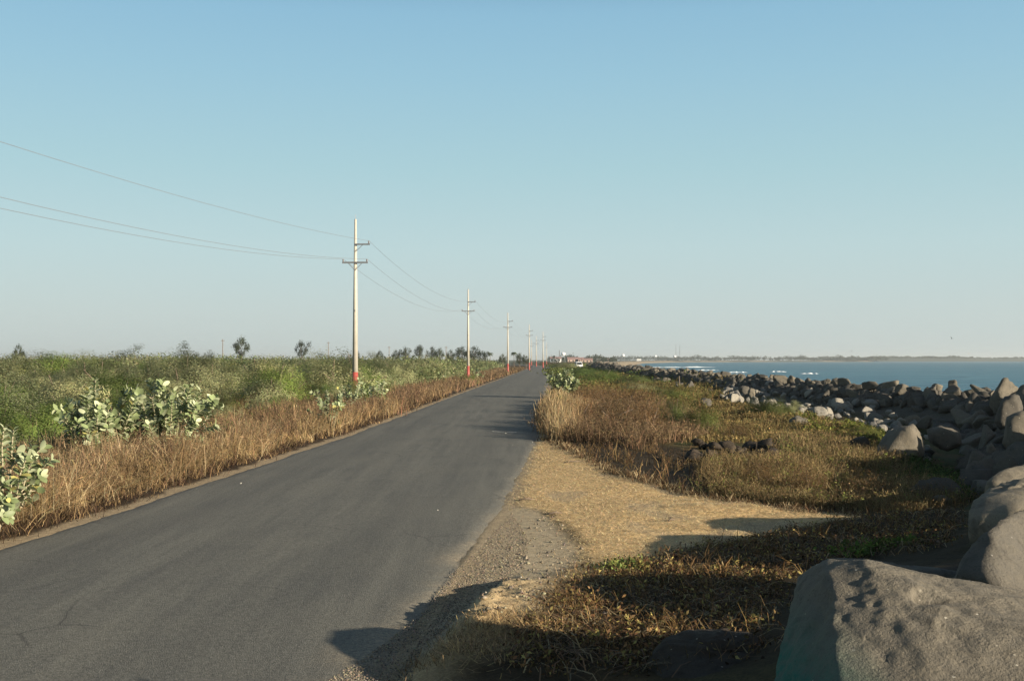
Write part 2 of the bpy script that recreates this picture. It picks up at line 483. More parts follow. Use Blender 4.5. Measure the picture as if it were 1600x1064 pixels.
# ------------------------------------------------------------------ road
def build_road():
    ys = [-60.0]
    while ys[-1] < 8: ys.append(ys[-1] + 0.8)
    while ys[-1] < 900: ys.append(ys[-1] + max(0.18, (ys[-1] - 4) * 0.012))
    ys = np.array(ys); u = np.linspace(-1, 1, 41)
    Y, U = np.meshgrid(ys, u, indexing='ij')
    wl = ROAD_W + 0.16 * (fbm(ys * 0.6, ys * 0 + 2, 5) - 0.5) + 0.12 * (fbm(ys * 3, ys * 0, 8) - 0.5)
    wr = ROAD_W - 0.05 + 0.22 * (fbm(ys * 0.6, ys * 0 + 9, 6) - 0.5) + 0.16 * (fbm(ys * 3, ys * 0, 3) - 0.5)
    off = np.where(U < 0, U * wl[:, None], U * wr[:, None])
    X = road_x(Y) + off
    ruts = 0.018 * (fbm(X * 0.5, Y * 0.16, 12) - 0.5) + 0.03 * (fbm(X * 0.1, Y * 0.035, 19) - 0.5)
    Z = 0.045 * (1 - U * U) + ruts + 0.02
    Z = np.where(np.abs(U) > 0.99, -0.045, np.where(np.abs(U) > 0.94, 0.5 * Z, Z))
    n, k = len(ys), len(u)
    i, j = np.meshgrid(np.arange(n - 1), np.arange(k - 1), indexing='ij')
    F = np.stack([i * k + j, i * k + j + 1, (i + 1) * k + j + 1, (i + 1) * k + j], -1).reshape(-1, 4)
    V = np.stack([X, Y, Z], -1).reshape(-1, 3)
    lat = off.ravel()
    dd = sd_poly(V[:, 0], V[:, 1], DIRT)
    # gravel washed over the right edge in the bend of the turn-out
    G = gpoly([(812, 780), (800, 800), (745, 850), (712, 890), (675, 950), (600, 1010), (490, 1090), (700, 1110), (900, 1000), (900, 800)])
    gr = 1 - sstep(-0.5, 0.45, sd_poly(V[:, 0], V[:, 1], G) + 1.0 * (fbm(V[:, 0] * 1.5, V[:, 1] * 1.5, 71) - 0.5))
    return np_mesh('road', V, F, True, vattr={'lat': lat, 'gravel': gr})
m, t, p = mat('asphalt'); b = NB(t)
P = b.pos(); lat = b.attr('lat').outputs['Fac']; gv = b.attr('gravel').outputs['Fac']
mp = b.n('Mapping'); b.l(P, mp.inputs['Vector']); mp.inputs['Scale'].default_value = (1.0, 0.06, 1.0)
streak = b.noise(2.6, 6, 0.65, mp.outputs[0], 0.3)
patch = b.noise(0.35, 4, 0.6, P); grain = b.noise(75.0, 3, 0.75, P); stones = b.n('TexVoronoi'); stones.inputs['Scale'].default_value = 70; b.l(P, stones.inputs['Vector'])
c = b.mix(b.ramp(streak, [(0.28, 0.0), (0.72, 1.0)]), (0.080, 0.079, 0.070), (0.155, 0.149, 0.123))
c = b.mix(b.ramp(patch, [(0.4, 0.0), (0.62, 0.5)]), c, (0.142, 0.135, 0.110))
# wheel tracks are darker and smoother, the shoulders dusty
wt = b.math('ABSOLUTE', b.math('SUBTRACT', b.math('ABSOLUTE', lat), 1.75))
c = b.mix(b.ramp(wt, [(0.1, 0.32), (0.75, 0.0)]), c, (0.072, 0.071, 0.064))
edge = b.math('ADD', b.math('ABSOLUTE', lat), b.math('MULTIPLY', b.noise(2.2, 5, 0.7, P), 0.9))
c = b.mix(b.ramp(b.math('SUBTRACT', edge, 3.35), [(0.3, 0.0), (0.95, 0.7)]), c, (0.27, 0.22, 0.15))
gn = b.noise(22.0, 4, 0.7, P)
c = b.mix(b.math('MULTIPLY', gv, b.ramp(gn, [(0.36, 0.25), (0.6, 0.9)])), c, (0.33, 0.27, 0.18))
c = b.mix(1.0, c, b.ramp(grain, [(0.3, (0.55,) * 3), (0.7, (1.45,) * 3)]), 'MULTIPLY')
mid = b.noise(24.0, 4, 0.8, P)
c = b.mix(1.0, c, b.ramp(mid, [(0.32, (0.62,) * 3), (0.68, (1.38,) * 3)]), 'MULTIPLY')
c = b.mix(b.ramp(stones.outputs['Color'], [(0.72, 0.0), (0.85, 0.35)]), c, (0.20, 0.19, 0.16))
# hairline cracks here and there
ck = b.n('TexVoronoi', feature='DISTANCE_TO_EDGE'); ck.inputs['Scale'].default_value = 0.55
wv = b.n('TexNoise'); wv.inputs['Scale'].default_value = 1.5; wv.inputs['Detail'].default_value = 5; b.l(P, wv.inputs['Vector'])
b.l(b.mix(0.35, P, wv.outputs['Color'], 'ADD'), ck.inputs['Vector'])
cm = b.math('MULTIPLY', b.ramp(ck.outputs['Distance'], [(0.003, 1.0), (0.012, 0.0)]), b.ramp(b.noise(0.22, 3, 0.5, P), [(0.52, 0.0), (0.62, 0.55)]))
c = b.mix(cm, c, (0.03, 0.029, 0.026))
b.l(c, p.inputs['Base Color']); p.inputs['Roughness'].default_value = 0.82; p.inputs['Specular IOR Level'].default_value = 0.25
h = b.math('ADD', b.math('ADD', b.math('MULTIPLY', mid, 0.7), b.math('MULTIPLY', grain, 0.5)), b.math('ADD', b.math('MULTIPLY', stones.outputs['Distance'], 0.4), b.math('MULTIPLY', b.math('MULTIPLY', gn, gv), 0.8)))
b.l(b.bump(h, 0.5, 0.02), p.inputs['Normal'])
tag(link_mesh('road', build_road(), m), kind='structure')

# ------------------------------------------------------------------ sea
SEA_Z = -3.0
m, t, p = mat('sea_water'); b = NB(t)
P = b.pos()
mp = b.n('Mapping'); b.l(P, mp.inputs['Vector']); mp.inputs['Scale'].default_value = (0.5, 1.0, 1.0); mp.inputs['Rotation'].default_value = (0, 0, R(-12))
w1 = b.noise(0.11, 5, 0.6, mp.outputs[0], 0.5); w2 = b.noise(0.9, 4, 0.6, mp.outputs[0])
sw = b.n('TexWave'); sw.inputs['Scale'].default_value = 0.018; sw.inputs['Distortion'].default_value = 6.0; sw.inputs['Detail'].default_value = 3; sw.bands_direction = 'Y'; b.l(P, sw.inputs['Vector'])
big = b.noise(0.008, 3, 0.5, mp.outputs[0])
b.l(b.mix(b.ramp(big, [(0.35, 0.0), (0.65, 1.0)]), (0.058, 0.148, 0.200), (0.078, 0.180, 0.228)), p.inputs['Base Color'])
p.inputs['Specular IOR Level'].default_value = 0.22; p.inputs['Roughness'].default_value = 0.38; p.inputs['IOR'].default_value = 1.33
b.l(b.bump(b.math('ADD', b.math('ADD', b.math('MULTIPLY', w1, 1.0), b.math('MULTIPLY', sw.outputs['Fac'], 1.6)), b.math('MULTIPLY', w2, 0.25)), 0.9, 1.6), p.inputs['Normal'])
def sea_mesh():
    # a sheet bounded by the shore on the left, far out to sea on the right
    V = []; F = []
    ys = [-300, -60, -20, 0] + list(np.geomspace(10, 26000, 40))
    us = [0, 0.0005, 0.002, 0.008, 0.03, 0.1, 0.3, 1.0]
    for y in ys:
        s_x = np.interp(y, WALL[:, 1], WALL[:, 0])
        x0 = s_x - 20
        if y < 480: x0 = s_x + 3.5
        for u in us: V.append((x0 + u * 26000, y, SEA_Z))
    k = len(us)
    for i in range(len(ys) - 1):
        for j in range(k - 1): F.append((i * k + j, i * k + j + 1, (i + 1) * k + j + 1, (i + 1) * k + j))
    return np_mesh('sea', V, np.array(F))
tag(link_mesh('sea', sea_mesh(), m), kind='structure')

foam_m = plain('foam', (0.85, 0.88, 0.88), 0.6, 0.1, 2)
def breaker(cx, cy, L, h, ang, seed, label):
    """one curling crest: a long low ridge of white water with a ragged top"""
    n = 60; V = []; F = []
    rows = [(-1.6, 0.0), (-0.9, 0.45), (-0.25, 1.0), (0.15, 0.85), (0.5, 0.3), (1.6, 0.06), (3.2, 0.0)]
    for i in range(n):
        u = i / (n - 1); env = math.sin(math.pi * u) ** 0.7
        k = env * (0.6 + 0.8 * noise.noise(Vector((u * 9, seed, 0.3)))) 
        wob = 2.0 * noise.noise(Vector((u * 5, seed + 9, 0)))
        for (dy, dz) in rows:
            q = 0.3 * noise.noise(Vector((u * 30, dy * 2, seed)))
            V.append(((u - 0.5) * L, dy * h * 1.5 * (0.4 + env) + wob, max(0.0, dz * h * k * (1 + q)) + (-0.06 if dz == 0 else 0.02)))
    k = len(rows)
    for i in range(n - 1):
        for j in range(k - 1): F.append((i * k + j, i * k + j + 1, (i + 1) * k + j + 1, (i + 1) * k + j))
    o = link_mesh('breaking_wave', np_mesh('breaking_wave', V, np.array(F), True), foam_m, None, (cx, cy, SEA_Z))
    o.rotation_euler = (0, 0, ang)
    tag(o, label, 'wave', 'white breakers off the sea wall')
for px, py, L, h, ang, lab in [
        (1105, 578.5, 14, 0.45, 0.15, 'white breaking wave farthest along the shore, beyond the crest rocks'),
        (1152, 582, 9, 0.5, 0.1, 'white breaking wave with a bright crest, second nearest the wall'),
        (1216, 581, 8, 0.45, 0.05, 'small white breaker between two larger breaking waves'),
        (1264, 584, 8, 0.5, 0.05, 'white breaking wave nearest the open blue water'),
        (1120, 585, 24, 0.3, 0.3, 'long streak of white surf close behind the wall rocks'),
        (1060, 574, 60, 0.8, 0.25, 'thin white line of surf far down the shore')]:
    q = at_z(px, py, SEA_Z); breaker(q[0], q[1], L, h, ang, px * 0.1, lab)

# ------------------------------------------------------------------ far shore: low wooded hill across the bay
def hills_mesh():
    V = []; F = []
    xs = np.linspace(1140, 3900, 90); rows = [(-260, -4.0), (-150, 0.0), (0, 1.0), (200, 1.0), (500, 0.7), (900, -4.0)]
    for x in xs:
        px = 800 + FPX * x / 3600.0
        prof = np.interp(px, [1340, 1365, 1400, 1440, 1480, 1540, 1600, 1900, 2500], [0, 11, 13, 12, 14, 9.0, 7, 8, 3])
        for dy, k in rows:
            z = prof * max(k, 0) * (0.9 + 0.3 * noise.noise(Vector((x * 0.01, dy * 0.01, 0)))) if k > 0 else (1.0 if k == 0 else -6)
            V.append((x, 3600 + dy, z))
    k = len(rows)
    for i in range(len(xs) - 1):
        for j in range(k - 1): F.append((i * k + j, (i + 1) * k + j, (i + 1) * k + j + 1, i * k + j + 1))
    return np_mesh('hills', V, np.array(F), True)
tag(link_mesh('hills', hills_mesh(), plain('hill_scrub', (0.045, 0.055, 0.03), 0.95, 0.4, 0.02)), kind='structure')

# ================================================================== ROCKS
_ico = {}
def ico(sub):
    if sub not in _ico:
        bm = bmesh.new(); bmesh.ops.create_icosphere(bm, subdivisions=sub, radius=1)
        V = np.array([v.co[:] for v in bm.verts]); F = np.array([[v.index for v in f.verts] for f in bm.faces]); bm.free()
        _ico[sub] = (V / np.linalg.norm(V, axis=1)[:, None], F)
    return _ico[sub]

def noise_arr(P, scale, seed, octs=4):
    off = Vector((seed * 3.7, seed * 1.3, -seed * 2.1))
    return np.array([noise.fractal(Vector(q) * scale + off, 0.9, 2.1, octs) for q in P])

def planes_rock(N, d, sub, seed, sharp=14.0, amp=0.05, fine=0.012):
    """star-shaped stone cut by planes n.x = d, edges worn round, surface roughened"""
    D, F = ico(sub)
    q = np.clip(D @ np.asarray(N).T, 0.02, None) / np.asarray(d)[None]
    r = 1.0 / (np.sum(q ** sharp, axis=1) ** (1 / sharp))
    V = D * r[:, None]
    L = np.mean(np.asarray(d))
    n = noise_arr(V / L, 1.6, seed, 4) * amp * L + noise_arr(V / L, 7.0, seed + 5, 3) * fine * L
    return V + D * n[:, None], F

def random_rock(seed, sub=4, amp=0.05):
    rg = np.random.default_rng(seed)
    k = rg.integers(6, 11)
    N = rg.normal(size=(k, 3)); N /= np.linalg.norm(N, axis=1)[:, None]
    N = np.vstack([N, [[1, 0, 0], [-1, 0, 0], [0, 1, 0], [0, -1, 0], [0, 0, 1], [0, 0, -1]]])
    d = np.concatenate([rg.uniform(0.45, 0.9, k), np.full(6, 1.0)])
    V, F = planes_rock(N, d, sub, seed, rg.uniform(70, 200), amp, 0.02)
    V = V * np.array([1.0, rg.uniform(0.55, 0.95), rg.uniform(0.42, 0.80)])
    return np_mesh('boulder', V, F, False)

ROCKS = [random_rock(100 + i, 4, 0.07) for i in range(14)]
for q in ROCKS: q.materials.append(rock_m)
SMALL = [random_rock(300 + i, 3, 0.06) for i in range(7)]
for q in SMALL: q.materials.append(cobble_m)
DARK = [random_rock(400 + i, 3, 0.07) for i in range(4)]
for q in DARK: q.materials.append(darkrock_m)
rng = np.random.default_rng(7)

def put_rock(me, x, y, size, label, group, name='boulder', sink=0.3, z=None, cat='boulder', tilt=0.5, flat=1.0):
    o = bpy.data.objects.new(name, me)
    o.scale = (size, size * rng.uniform(0.85, 1.15), size * flat)
    o.rotation_euler = (rng.uniform(-tilt, tilt), rng.uniform(-tilt, tilt), rng.uniform(0, 6.28))
    z0 = float(land_z(np.array([x]), np.array([y]))[0]) if z is None else z
    o.location = (x, y, z0 + size * flat * (0.62 - sink))
    COL.objects.link(o)
    return tag(o, label, cat, group)

def hull_boulder(pts, sub, seed, mat_, amp=0.035, fine=0.010, sharp=22.0, moss=None):
    """boulder whose corners stand at the given places"""
    P = np.array(pts, float); c = P.mean(0)
    bm = bmesh.new()
    for q in P: bm.verts.new(q - c)
    bmesh.ops.convex_hull(bm, input=bm.verts)
    bm.normal_update()
    N = []; d = []
    for f in bm.faces:
        n = np.array(f.normal[:]); k = float(n @ np.array(f.verts[0].co[:]))
        if k < 0: n, k = -n, -k
        N.append(n); d.append(k)
    bm.free()
    rg = np.random.default_rng(seed + 500)
    for i in range(12):       # broken-off corners
        n = rg.normal(size=3); n /= np.linalg.norm(n); N.append(n); d.append(float(np.max((P - c) @ n)) * rg.uniform(0.80, 0.93))
    V, F = planes_rock(N, d, sub, seed, sharp, amp, fine)
    L = float(np.mean(d)); D = V / np.linalg.norm(V, axis=1)[:, None]
    for i in range(26):      # chips and scoops knocked out of the faces
        q = rg.normal(size=3); q /= np.linalg.norm(q); wd = rg.uniform(0.08, 0.34)
        ang = np.arccos(np.clip(D @ q, -1, 1)) * (1 + 0.35 * np.sin(7 * D[:, 0] + i) * np.cos(9 * D[:, 1]))
        V = V - D * (rg.uniform(0.008, 0.03) * L * (wd / 0.15) * (1 - sstep(0.45 * wd, wd, ang)))[:, None]
    rid = np.array([noise.ridged_multi_fractal(Vector(q / L) * 1.7 + Vector((seed, 1.0, 4.0)), 0.9, 2.1, 5, 1.0, 2.0) for q in V])
    V = V + D * ((rid - rid.mean()) * amp * 0.16 * L)[:, None]
    va = None
    if moss is not None: va = {'moss': moss(V + c)}
    me = np_mesh('boulder', V, F, False, vattr=va)
    me.materials.append(mat_)
    o = bpy.data.objects.new('boulder', me); o.location = c.tolist(); COL.objects.link(o)
    return o

def P3(px, py, y): return at_y(px, py, y)

# --- the great boulder at the bottom right: a lit sloping top, a shaded left side
big_pts = [P3(1308, 872, 8.3), P3(1326, 1064, 7.0), P3(1318, 960, 7.5), P3(1440, 908, 8.6), P3(1620, 925, 8.3), P3(1330, 1250, 5.9),
           P3(1205, 1064, 7.9), P3(1248, 900, 8.9), P3(1180, 1200, 7.5), P3(1720, 1020, 7.0), P3(1700, 1250, 6.0), P3(1500, 1290, 5.7),
           P3(1250, 1010, 9.6), P3(1430, 1010, 9.9), P3(1640, 1010, 9.5), P3(1290, 880, 9.0)]
big_pts = [(x * .94, y * .94, 2.7 - (2.7 - z) * .94) for x, y, z in big_pts]
o = hull_boulder(big_pts, 6, 3, bigrock_m, 0.05, 0.016, 220,
                 moss=lambda V: np.clip((2.35 - V[:, 0] - 0.35 * (V[:, 2] - 0.6)) * 2.2, 0, 1) * np.clip((1.25 - V[:, 2]) * 1.6, 0, 1))
tag(o, 'huge grey pitted boulder at the bottom corner with a green-stained shaded side', 'boulder', 'large boulders by the turn-out')
# --- second: the lit slab behind it
p2 = [P3(1498, 905, 9.2), P3(1512, 850, 9.5), P3(1560, 812, 9.9), P3(1620, 788, 10.4), P3(1740, 790, 11.0), P3(1560, 935, 9.1), P3(1740, 960, 10.0), P3(1495, 960, 9.6), P3(1700, 1010, 9.2), P3(1560, 840, 11.2), P3(1750, 840, 11.2), P3(1480, 920, 10.4)]
tag(hull_boulder(p2, 5, 11, bigrock_m, 0.05, 0.018, 200), 'sunlit sloping grey boulder wedged directly behind the huge green-stained one', 'boulder', 'large boulders by the turn-out')
# --- third: rounded block above, with a deep side in shade
p3 = [P3(1508, 800, 12.6), P3(1535, 765, 13.0), P3(1580, 745, 13.6), P3(1640, 728, 14.2), P3(1720, 735, 13.8), P3(1495, 850, 12.4), P3(1590, 845, 11.9), P3(1700, 850, 11.9), P3(1560, 800, 12.0), P3(1540, 830, 14.8), P3(1720, 830, 15.2)]
tag(hull_boulder(p3, 5, 17, bigrock_m, 0.06, 0.022, 180), 'upright rough grey boulder at the picture edge above the sunlit sloping one', 'boulder', 'large boulders by the turn-out')
p3b = [P3(1536, 752, 15.2), P3(1560, 735, 15.6), P3(1620, 722, 16.2), P3(1720, 725, 16.2), P3(1530, 800, 15.2), P3(1720, 790, 14.8), P3(1560, 780, 17.5), P3(1720, 780, 17.5)]
tag(hull_boulder(p3b, 5, 23, bigrock_m, 0.06, 0.022, 180), 'flat-topped pale grey boulder at the far end of the large boulders', 'boulder', 'large boulders by the turn-out')
# --- low rock, bottom centre, its shade painted in dark, and its neighbours
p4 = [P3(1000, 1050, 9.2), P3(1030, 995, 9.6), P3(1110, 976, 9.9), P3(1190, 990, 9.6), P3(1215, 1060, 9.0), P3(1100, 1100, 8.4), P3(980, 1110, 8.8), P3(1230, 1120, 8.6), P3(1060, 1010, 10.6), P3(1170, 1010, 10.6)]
tag(hull_boulder(p4, 5, 29, darkrock_m, 0.10, 0.03, 16), 'low rounded boulder with painted-in shade left of the huge green-stained one', 'boulder', 'large boulders by the turn-out')
p5 = [P3(1255, 880, 10.6), P3(1300, 866, 10.8), P3(1370, 878, 10.8), P3(1440, 880, 10.6), P3(1570, 905, 10.3), P3(1260, 960, 10.6), P3(1580, 960, 10.2), P3(1300, 930, 11.6), P3(1560, 930, 11.4)]
tag(hull_boulder(p5, 5, 31, bigrock_m, 0.06, 0.014, 20), 'dark low boulder half hidden between the huge one and the sunlit slab', 'boulder', 'large boulders by the turn-out')
# rocks of the same wall that stand just outside the picture and throw their shade into it
for (x, y, s) in [(4.6, 4.0, 0.7), (12.0, 15.0, 1.0), (1.2, -1.2, 0.8), (2.8, 1.0, 0.8), (-0.6, -3, 0.9)]:
    put_rock(ROCKS[int(rng.integers(14))], x, y, s, 'grey boulder of the sea wall beside the large boulders', 'sea wall boulders', sink=0.15)


tag(hull_boulder([(3.0, 4.3, 0.2), (3.0, 5.0, 0.2), (4.3, 4.1, 0.2), (4.2, 4.9, 0.2), (3.1, 4.6, 1.4), (3.35, 4.75, 2.12), (3.8, 4.6, 2.0), (4.1, 4.6, 1.3)], 4, 77, rock_m, 0.05, 0.02, 60), 'unseen pointed boulder added beside the camera to cast a shadow on the road', 'boulder', 'large boulders by the turn-out')  # added out of view to throw a long shadow across the asphalt

# --- named rocks at the foot of the wall
SHAPES = [
    ([(1362, 712), (1375, 690), (1400, 668), (1428, 662), (1446, 690), (1420, 715), (1440, 712)], 31, 'brown-grey peaked boulder standing at the edge of the brown ground cover'),
    ([(1452, 690), (1448, 672), (1470, 664), (1500, 674), (1504, 694), (1478, 702)], 33, 'grey boulder with a bright notch lying just beyond the brown-grey peaked one'),
    ([(1540, 705), (1542, 695), (1549, 690), (1557, 703), (1548, 708)], 29, 'small pointed sunlit rock in the dark hollow under the wall'),
    ([(1552, 660), (1562, 630), (1572, 614), (1592, 616), (1600, 640), (1580, 660), (1560, 668)], 34, 'big angular sunlit boulder high on the wall at the picture edge'),
    ([(1566, 690), (1572, 650), (1600, 642), (1630, 660), (1640, 700), (1580, 705)], 30, 'dark block with a sunlit top below the big angular boulder'),
    ([(1232, 656), (1245, 648), (1262, 654), (1266, 664), (1250, 668), (1236, 666)], 44, 'dark grey rock at the front of the pale rubble strip'),
    ([(1092, 627), (1098, 621), (1110, 623), (1113, 630), (1100, 632)], 60, 'lone pale tan boulder in the yellow-green ground cover'),
    ([(1153, 606), (1160, 602), (1170, 604), (1172, 610), (1162, 612)], 74, 'rounded pale boulder at the foot of the dark wall'),
    ([(1168, 612), (1172, 605), (1179, 608), (1180, 615), (1173, 617)], 72, 'upright pale stone beside the rounded pale boulder'),
]
for k, (pts, y, lab) in enumerate(SHAPES):
    cx = sum(q[0] for q in pts) / len(pts); wpx = max(q[0] for q in pts) - min(q[0] for q in pts)
    dep = wpx / FPX * y * 0.75
    P = []
    for (a, c_) in pts:
        P.append(P3(a, c_, y)); P.append(P3(cx + (a - cx) * 0.8, c_ + 2, y + dep * 1.6)); P.append(P3(cx + (a - cx) * 0.75, c_ + 5, y - dep * 0.5))
    tag(hull_boulder(P, 4, 50 + k, rock_m, 0.09, 0.035, 200), lab, 'boulder', 'boulders at the foot of the wall')

# --- the wall itself, boulder by boulder along the crest line
def along(y0, y1, step0, grow):
    """points and sideways normals along the crest"""
    L = [0.0]
    seg = np.hypot(*np.diff(WALL, axis=0).T); cum = np.concatenate([[0], np.cumsum(seg)])
    s0 = np.interp(y0, WALL[:, 1], cum); s1 = np.interp(y1, WALL[:, 1], cum)
    s = s0
    while s < s1:
        p = np.array([np.interp(s, cum, WALL[:, 0]), np.interp(s, cum, WALL[:, 1])])
        q = np.array([np.interp(s + 0.5, cum, WALL[:, 0]), np.interp(s + 0.5, cum, WALL[:, 1])])
        tdir = (q - p) / np.linalg.norm(q - p)
        yield p, np.array([tdir[1], -tdir[0]])
        s += step0 * (1 + grow * max(0, p[1] - 40))
n_wall = 0
for row, (off, y0, y1, step, grow, smin, smax, zz) in enumerate([
        (0.0, 17, 330, 0.95, 0.020, 0.50, 0.88, 0.22), (-1.0, 19, 220, 1.0, 0.022, 0.5, 0.9, 0.0), (-2.3, 19, 47, 0.95, 0.0, 0.6, 1.05, -0.12),
        (-3.6, 19, 48, 1.1, 0.0, 0.5, 0.95, -0.18)]):
    for p, nrm in along(y0, y1, step, grow):
        q = p + nrm * (off + rng.uniform(-0.5, 0.5)) + rng.uniform(-0.3, 0.3, 2)
        far = 1 + 0.0040 * max(0, p[1] - 40); yb_ = p[1]
        sz = rng.uniform(smin, smax) * far * (0.76 if yb_ < 45 else 0.60)
        if rng.random() < 0.12 and row: sz *= 1.35
        yb = p[1]
        lab = {0: 'grey boulder on the sunlit crest of the sea wall', 1: 'dark shaded boulder on the land side of the sea wall', 2: 'shaded grey boulder low on the land side of the sea wall',
               3: 'grey rock at the dark foot of the sea wall'}[row]
        lab += ' beside the hollow' if yb < 45 else (' by the pale rubble' if yb < 85 else (' level with the breakers' if yb < 150 else ' far down the shore'))
        zb = float(land_z(np.array([q[0]]), np.array([q[1]]))[0]) + (zz - (0.22 if row == 0 and yb < 48 else 0)) * far
        put_rock(ROCKS[int(rng.integers(14))], q[0], q[1], sz, lab, 'sea wall boulders', sink=0.22, z=zb, tilt=0.9 if row else 0.45)
        n_wall += 1
# small broken stone that fills the wall between the boulders
def wall_rubble():
    rg_ = np.random.default_rng(77); V = []; F = []; k0 = 0
    base = [random_rock(600 + i, 2, 0.08) for i in range(5)]
    data = []
    for me in base:
        v = np.empty(len(me.vertices) * 3, np.float32); me.vertices.foreach_get('co', v); f = np.array([p_.vertices[:] for p_ in me.polygons]); data.append((v.reshape(-1, 3), f)); bpy.data.meshes.remove(me)
    for off0, y0, y1, st, gr in ((0.1, 18, 420, 0.42, 0.02), (-0.7, 18, 420, 0.42, 0.02), (-1.3, 18, 300, 0.5, 0.02), (0.9, 18, 300, 0.6, 0.02), (-2.2, 20, 46, 0.5, 0.0), (-3.4, 20, 46, 0.6, 0.0)):
        for p, nrm in along(y0, y1, st, gr):
            q = p + nrm * (off0 + rg_.uniform(-0.35, 0.35)); far = 1 + 0.006 * max(0, p[1] - 40)
            sz = rg_.uniform(0.26, 0.58) * far; z = float(land_z(np.array([q[0]]), np.array([q[1]]))[0]) + rg_.uniform(0, 0.2)
            v, f = data[int(rg_.integers(5))]
            M3 = np.array(Matrix.Rotation(rg_.uniform(0, 6.28), 3, Vector(rg_.normal(size=3)).normalized()))
            V.append((v * sz) @ M3.T + np.array([q[0], q[1], z])); F.append(f + k0); k0 += len(v)
    tag(link_mesh('rubble', np_mesh('rubble', np.concatenate(V), np.concatenate(F), False), rock_m), kind='stuff')
wall_rubble()
print('wall rocks', n_wall)

# --- pale rubble strip at its foot: each stone a thing
RUB = gpoly([(1150, 604), (1200, 612), (1260, 622), (1330, 634), (1400, 655), (1440, 672), (1450, 690), (1440, 705), (1405, 690), (1370, 668), (1330, 660), (1260, 648), (1205, 640), (1150, 628), (1120, 618)])
lo, hi = RUB.min(0), RUB.max(0)
n_cob = 0; tries = 0
while n_cob < 290 and tries < 20000:
    tries += 1
    x, y = rng.uniform(lo[0], hi[0]), rng.uniform(lo[1], hi[1])
    if rng.random() > (35.0 / y) ** 1.1 * 1.3: continue
    if sd_poly(np.array([x]), np.array([y]), RUB)[0] > 0.2: continue
    sz = rng.uniform(0.10, 0.24) * (1.6 if rng.random() < 0.1 else 1) * (1 + 0.008 * (y - 35))
    put_rock(SMALL[int(rng.integers(7))], x, y, sz, 'pale grey stone in the rubble strip below the sea wall' if y < 62 else 'pale stone in the thin far end of the rubble strip', 'rubble stones below the wall', name='stone', sink=-0.05, cat='stone', tilt=0.8)
    n_cob += 1
# far boulder heap spilling from the wall (middle distance)
for k in range(30):
    px = rng.uniform(1015, 1165); py = rng.uniform(594, 609) if px > 1060 else rng.uniform(588, 600)
    x, y, _ = at_z(px, py + (px - 1090) * 0.03, 0.2)
    put_rock(ROCKS[int(rng.integers(14))], x, y, rng.uniform(0.3, 0.7), 'grey boulder in the loose heap spilling inland from the wall', 'boulders spilled inland', sink=0.2, tilt=0.9)
# dark stones among the brown ground cover
for k in range(26):
    px = rng.uniform(1080, 1212); py = rng.uniform(696, 722)
    x, y, _ = at_z(px, py, 0.0)
    put_rock(DARK[int(rng.integers(4))], x, y, rng.uniform(0.12, 0.30), 'small dark brown rock in the row among the brown ground cover', 'dark rocks in the ground cover', name='rock', sink=0.05, cat='rock', tilt=0.8)
for (px, py, s, lab) in [(1478, 792, 0.22, 'grey stone half sunk at the tip of the straw patch'), (1310, 690, 0.16, 'small black stone alone in the yellow-green cover'),
                         (1340, 705, 0.45, 'dark brown jagged rock left of the brown-grey peaked boulder'), (1375, 715, 0.3, 'small brown rock under the brown-grey peaked boulder'),
                         (1465, 735, 0.16, 'little pale stone in the green weeds by the brown ground cover'), (1425, 722, 0.15, 'little pale stone right of the brown-grey peaked boulder')]:
    x, y, _ = at_z(px, py, 0.0)
    put_rock(DARK[1] if 'dark' in lab or 'black' in lab or 'brown rock' in lab else SMALL[2], x, y, s, lab, 'single stones in the ground cover', name='stone', sink=0.2, cat='stone')

